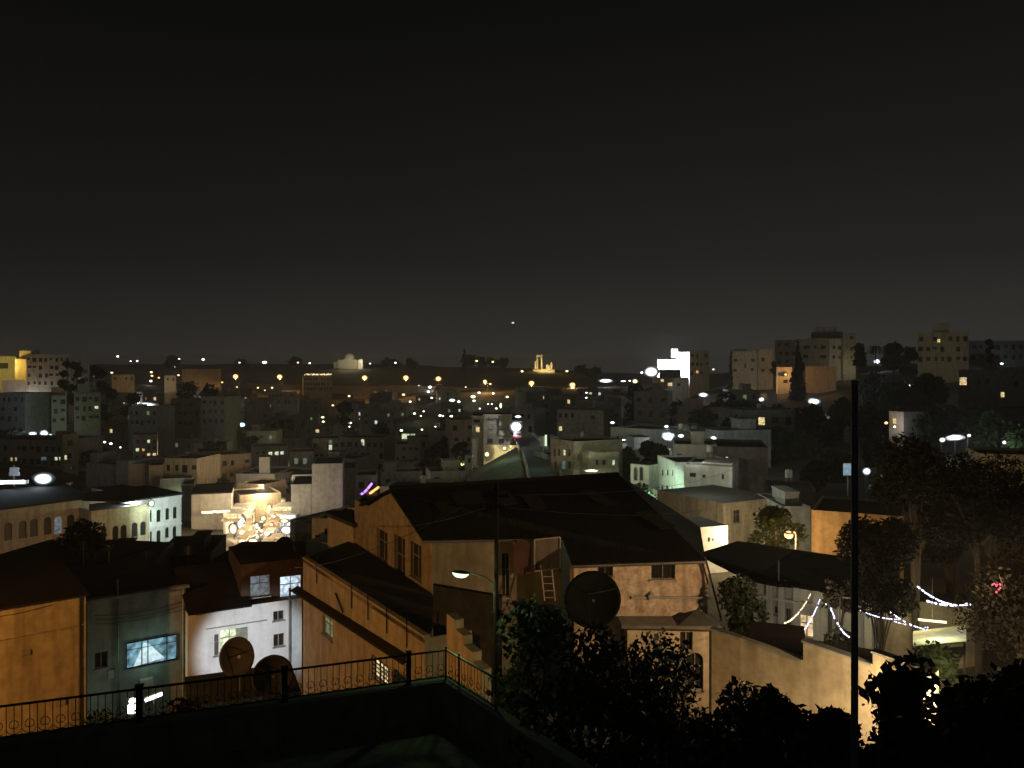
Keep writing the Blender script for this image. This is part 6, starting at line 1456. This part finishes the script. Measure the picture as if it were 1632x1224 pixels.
for px, py, c, s in ((178, 594, 'warm', 4.5), (241, 593, 'warm', 5), (242, 599, 'sodium', 5), (241, 607, 'white', 5), (284, 598, 'warm', 4.5), (312.6, 599, 'sodium', 4), (354, 609.5, 'sodium', 4), (378, 617, 'warm', 3), (411, 618, 'warm', 4), (253, 602, 'sodium', 4),
                     (59, 593, 'warm', 5), (58, 604, 'warm', 4), (107.6, 566, 'yellow', 5), (127, 597, 'yellow', 3.5), (118, 597, 'yellow', 3), (315, 675, 'warm', 4.5), (373, 667, 'white', 4), (130, 651, 'white', 3), (167, 704.5, 'white', 4), (177, 707, 'white', 4.5), (192, 713, 'white', 3), (205, 684, 'green', 3.5), (106, 616, 'lime', 3)):
    far_lamp(px, py, c, s, 'small lamp shining among the left hillside houses', L1, w=None if c != 'sodium' else 400)
L2 = 'small lamps on the slope under the citadel road'
for px, py, c, s in ((434, 618, 'warm', 4.5), (422, 622, 'warm', 3), (468.7, 641.5, 'warm', 5), (556.5, 631, 'warm', 5), (531, 646, 'warm', 4.5), (443, 656, 'lime', 4.5), (515, 665, 'yellow', 5.5), (515, 672, 'lime', 4.5), (558, 674, 'lime', 5), (642.7, 629, 'warm', 6), (667.6, 616, 'white', 5.5), (686, 617.5, 'white', 6.5), (683, 624, 'white', 5), (782, 611.6, 'yellow', 4), (730.7, 640, 'white', 5), (755, 632, 'lime', 8), (764, 626, 'white', 5), (786, 627, 'lime', 5), (755.6, 639, 'lime', 4.5), (808, 632.5, 'warm', 6), (778, 644, 'white', 3), (783.5, 644, 'white', 3), (790.6, 651, 'lime', 4), (765, 651, 'white', 3), (742, 617, 'warm', 3), (660.7, 659, 'lime', 5), (675, 655.6, 'white', 3.5), (701.6, 662, 'lime', 5), (706, 663, 'lime', 3), (719.6, 663.3, 'lime', 5.5), (671, 663, 'lime', 3), (615, 686.7, 'lime', 4), (608, 685, 'lime', 3), (603, 683.5, 'lime', 2.5), (640, 686, 'lime', 5.5), (672.8, 684.7, 'lime', 4), (509, 717.6, 'warm', 6), (576.8, 722, 'lime', 5.5), (564.7, 727.7, 'lime', 4), (934.6, 626, 'white', 4), (934.6, 634, 'white', 3.5), (557, 680, 'white', 2.5), (694, 680, 'white', 2.5), (654, 640, 'white', 4), (688, 634, 'white', 4)):
    far_lamp(px, py, c, s, 'small lamp glinting on the slope under the citadel road', L2)
for px, py, c, sx, a, w, l in ((58, 643, 'blue', 15, .5, 1500, 'wide glaring white lamp between the two left apartment rows'), (230, 646, 'white', 36, .28, 3000, 'widest glaring white light strip on the left hillside roof'), (240.6, 660, 'white', 15, .45, 700, 'lit white balcony just below the widest glaring strip'),
                               (205, 618, 'white', 14, .35, 700, 'flat white lamp above the widest glaring strip'), (340, 653, 'white', 11, .8, 900, 'upper of two glaring white balcony lamps'), (340, 665, 'white', 13, .42, 500, 'lower of two glaring white balcony lamps'), (340, 676, 'warm', 10, .4, 200, 'warm lamp cluster under the two white balcony lamps'),
                               (385.5, 677, 'cyan', 11, .7, 500, 'cyan tinted bright lamp on the left hillside'), (192, 663, 'white', 9, .45, 250, 'small flat white lamp left of the widest glaring strip'), (52, 692, 'blue', 14, .6, 1200, 'left of three bluish rooftop lamps above the teal block'), (70, 691, 'blue', 11, .9, 1200, 'middle of three bluish rooftop lamps above the teal block'), (81, 694, 'blue', 6, .8, 300, 'right and smallest of three bluish rooftop lamps above the teal block'),
                               (163, 724.6, 'white', 11, .3, 150, 'thin white lamp strip left of the pale cube house'), (277, 736.5, 'yellow', 20, .42, 1100, 'wide glaring warm lamp over the brown balcony house'), (309, 733.6, 'warm', 7, .9, 300, 'round warm lamp at the right of the brown balcony house'), (297, 736, 'warm', 4, .8, 80, 'tiny warm lamp between the wide and the round ones'),
                               (248, 760.6, 'sodium', 8, .8, 420, 'orange lamp at the foot of the orange lit front'), (249.6, 750, 'sodium', 5, .8, 160, 'small orange lamp above the other on the orange lit front'), (291, 791.5, 'lime', 5, 1.1, 80, 'small pale square lamp right of the white palace wing'),
                               (720, 638, 'white', 11, .45, 300, 'bright white lamp pair on the central slope'), (590, 733, 'green', 18, .4, 600, 'greenish white glaring shop light left of the pink house'), (478.5, 722, 'lime', 26, .22, 900, 'wedge of green white light above the dim shop row'), (597.6, 755, 'warm', 6, .9, 250, 'warm street light standing by the purple signs'), (737.6, 740, 'yellow', 6.5, .95, 300, 'yellow lamp left of the green grassy bank'),
                               (798, 646, 'lime', 4, 2.5, 200, 'tall narrow lit stair light on the central slope'), (965, 607, 'white', 22, .28, 1200, 'cluster of white lights on the saddle between the hills'), (994, 607.5, 'white', 8, .3, 200, 'flat white light right of the saddle cluster'), (1004, 607, 'white', 4, .5, 80, 'tiny white light at the right of the saddle cluster'),
                               (1012, 608, 'yellow', 9, .8, 300, 'warm lit panel left of the dark flat block'), (1108, 604, 'sodium', 6.5, .9, 600, 'orange lamp before the brown side block'), (1127, 589.5, 'warm', 6, .7, 200, 'warm skyline lamp right of the brown side block'), (1137, 588.7, 'warm', 4, .7, 120, 'second smaller warm skyline lamp right of the brown side block'), (1176, 602.4, 'warm', 5.5, .7, 300, 'warm lamp at the foot of the beige apartment house'),
                               (1121, 629, 'blue', 12, .55, 700, 'bluish white lamp on the slope below the brown side block'), (1091, 638, 'white', 4, 1.6, 120, 'tiny upright white lamp among dark trees'), (1214, 636.6, 'blue', 8, .8, 600, 'bluish lamp left of the pale wall panel'), (1297, 640.4, 'blue', 16, .6, 1500, 'big bluish white lamp right of the tall cypress'), (1398.6, 576, 'blue', 9, .8, 700, 'white lamp on the hilltop right of the palm'),
                               (1448, 614.7, 'green', 5, .6, 400, 'small white lamp beside a green lit tree'), (1473, 628, 'blue', 7.5, .8, 400, 'lone white lamp on the dark right slope'), (1567, 577, 'white', 4, .9, 120, 'tiny white lamp under the dark skyline block'), (1596.7, 579.7, 'blue', 6, .6, 250, 'small bright lamp under the dark skyline block'),
                               (1523.4, 697, 'white', 22, .42, 900, 'wide glaring white light behind the feathery trees'), (1501.5, 701, 'white', 7, .8, 200, 'smaller white light left of the wide glaring one'), (1544, 694, 'white', 5, .7, 120, 'small white light right of the wide glaring one'), (1600, 705, 'white', 5, .9, 120, 'small white light near the right edge'), (1318, 796.6, 'white', 3.5, 1, 40, 'tiny white light above another left of the metal pole'), (1315, 804, 'white', 3.5, 1.3, 30, 'tiny white light below another left of the metal pole'), (1537.5, 778.6, 'lime', 10, .35, 60, 'dim pale light strip before the orange lit house')):
    far_lamp(px, py, c, sx, l, None, w, a)
bld('pale wall panel house washed bluish on the right slope', 1223, 1238, 628, 205, 205, 4, WHITE, pyb=645, parapet=0)
# ================================================================== filler houses on the slopes
rf_ = random.Random(42)
def free(x, y, r):
    for a, b, c in FOOT:
        if (a - x) ** 2 + (b - y) ** 2 < (c + r) ** 2 * .8: return False
    return True
def hides(px0, px1, pyt, pyb, Y):
    for a, b, c, d, e in PROTECT:
        if e > Y - 4 and a < px1 and b > px0 and d > pyt and c < pyb: return True
    return False
cnt = 0
ods = mat('old_stone_dim', (.34, .33, .29), stain=.5); ods2 = mat('old_plaster_dim', (.29, .27, .23), stain=.5)
walls = [ods, ods2, GREY, DARKW, ods, ods2, STONE, TAN]
for Y0, Y1, pxr, n, lab, grp in ((235, 330, (-20, 760), 90, 'small dim flat roofed house in the valley below the left hill', 'dim houses in the valley'),
                                 (330, 470, (-20, 1010), 170, 'small dim flat roofed house on the slope under the citadel', 'dim houses on the citadel slope'),
                                 (470, 620, (150, 1010), 120, 'faint distant house high on the citadel slope', 'faint houses high on the slope'),
                                 (130, 235, (255, 760), 45, 'dim flat roofed house near the market street', 'dim houses near the market'),
                                 (130, 260, (900, 1230), 40, 'dim flat roofed house on the dark right hand slope', 'dim houses on the right hand slope'),
                                 (80, 130, (150, 700), 25, 'dark flat roofed house before the market street', 'dark houses before the market'),
                                 (110, 200, (-20, 200), 25, 'dark house behind the palace roof', 'dark houses behind the palace')):
    for k in range(n * 3):
        Y = rf_.uniform(Y0, Y1); px = rf_.uniform(*pxr); w = rf_.uniform(8, 15); d = rf_.uniform(8, 12); fl = rf_.choice((1, 2, 2, 3, 3, 4)) if Y > 200 else rf_.choice((1, 2, 2))
        x = X(px, Y); zb = T(x, Y); h = fl * 3.1 + .6; r = max(w, d) * .55
        if not free(x, Y, r): continue
        pxa, pxb = px - w / 2 * F0 / Y, px + w / 2 * F0 / Y; pyt = HZ - (zb + h) * F0 / Y; pyb = HZ - zb * F0 / Y
        if pyt < (586 if Y > 300 else 596) or (Y > 430 and pyt < 619) or (px > 250 and px < 1000 and pyt < 612): continue
        if hides(pxa - 2, pxb + 2, pyt - 3, pyb, Y - d / 2): continue
        cnt += 1
        yaw = rf_.uniform(-3, 3)
        lit = []
        for _q in range(rf_.choice((0, 0, 1, 1, 2, 3))): lit.append(rf_.choice(('lit:warm', 'lit:lime', 'lit:yellow', 'lit:white', 'dim:lime', 'dim:warm')))
        hut = None
        if rf_.random() < .5: a = rf_.uniform(.05, .5); hut = (a, a + .3, .2, .6, 2.3)
        bld(lab, pxa, pxb, pyt, Y, Y + yaw, d, rf_.choice(walls), grid=(int(w / 2.6) if Y < 330 else int(w / 4), fl if Y < 330 else min(fl, 2), lit), pyb=pyb, parapet=.6, hut=hut, balcony=([(q_, q_ + .35, 3.1 * (1 + j_) + .9) for j_ in range(max(0, min(fl - 1, 2))) for q_ in (.1,)] if Y < 300 and rf_.random() < .45 else None), name='house', cat='house', group=grp, protect=False, seed=k, near=False)
        if Y < 330 and hut is None and rf_.random() < .8: tank(x, Y + d / 2, zb + h, 'pale water tank on the roof of a dim hillside house', 1.0, 'water tanks on hillside roofs')
        if cnt > 230: break
print('FILLERS', cnt, 'OBJECTS', len(bpy.data.objects), 'LIGHTS', len(bpy.data.lights))

# ================================================================== thin haze added to give the lamps halos
if HAZE:
    hz_ = MB(); hz_.box((0, 450, -17), (2600, 1900, 60)); ho = hz_.build('haze', None)
    hm = bpy.data.materials.new('night_haze'); hm.use_nodes = True; nn = hm.node_tree.nodes
    for q in list(nn):
        if q.type == 'BSDF_PRINCIPLED': nn.remove(q)
    pv = nn.new('ShaderNodeVolumePrincipled'); pv.inputs['Density'].default_value = HAZE; pv.inputs['Color'].default_value = (.85, .85, .85, 1)
    hm.node_tree.links.new(pv.outputs[0], [q for q in nn if q.type == 'OUTPUT_MATERIAL'][0].inputs['Volume'])
    ho.data.materials.append(hm); ho['kind'] = 'stuff'; ho['label'] = 'thin haze added over the city to give lamps halos'
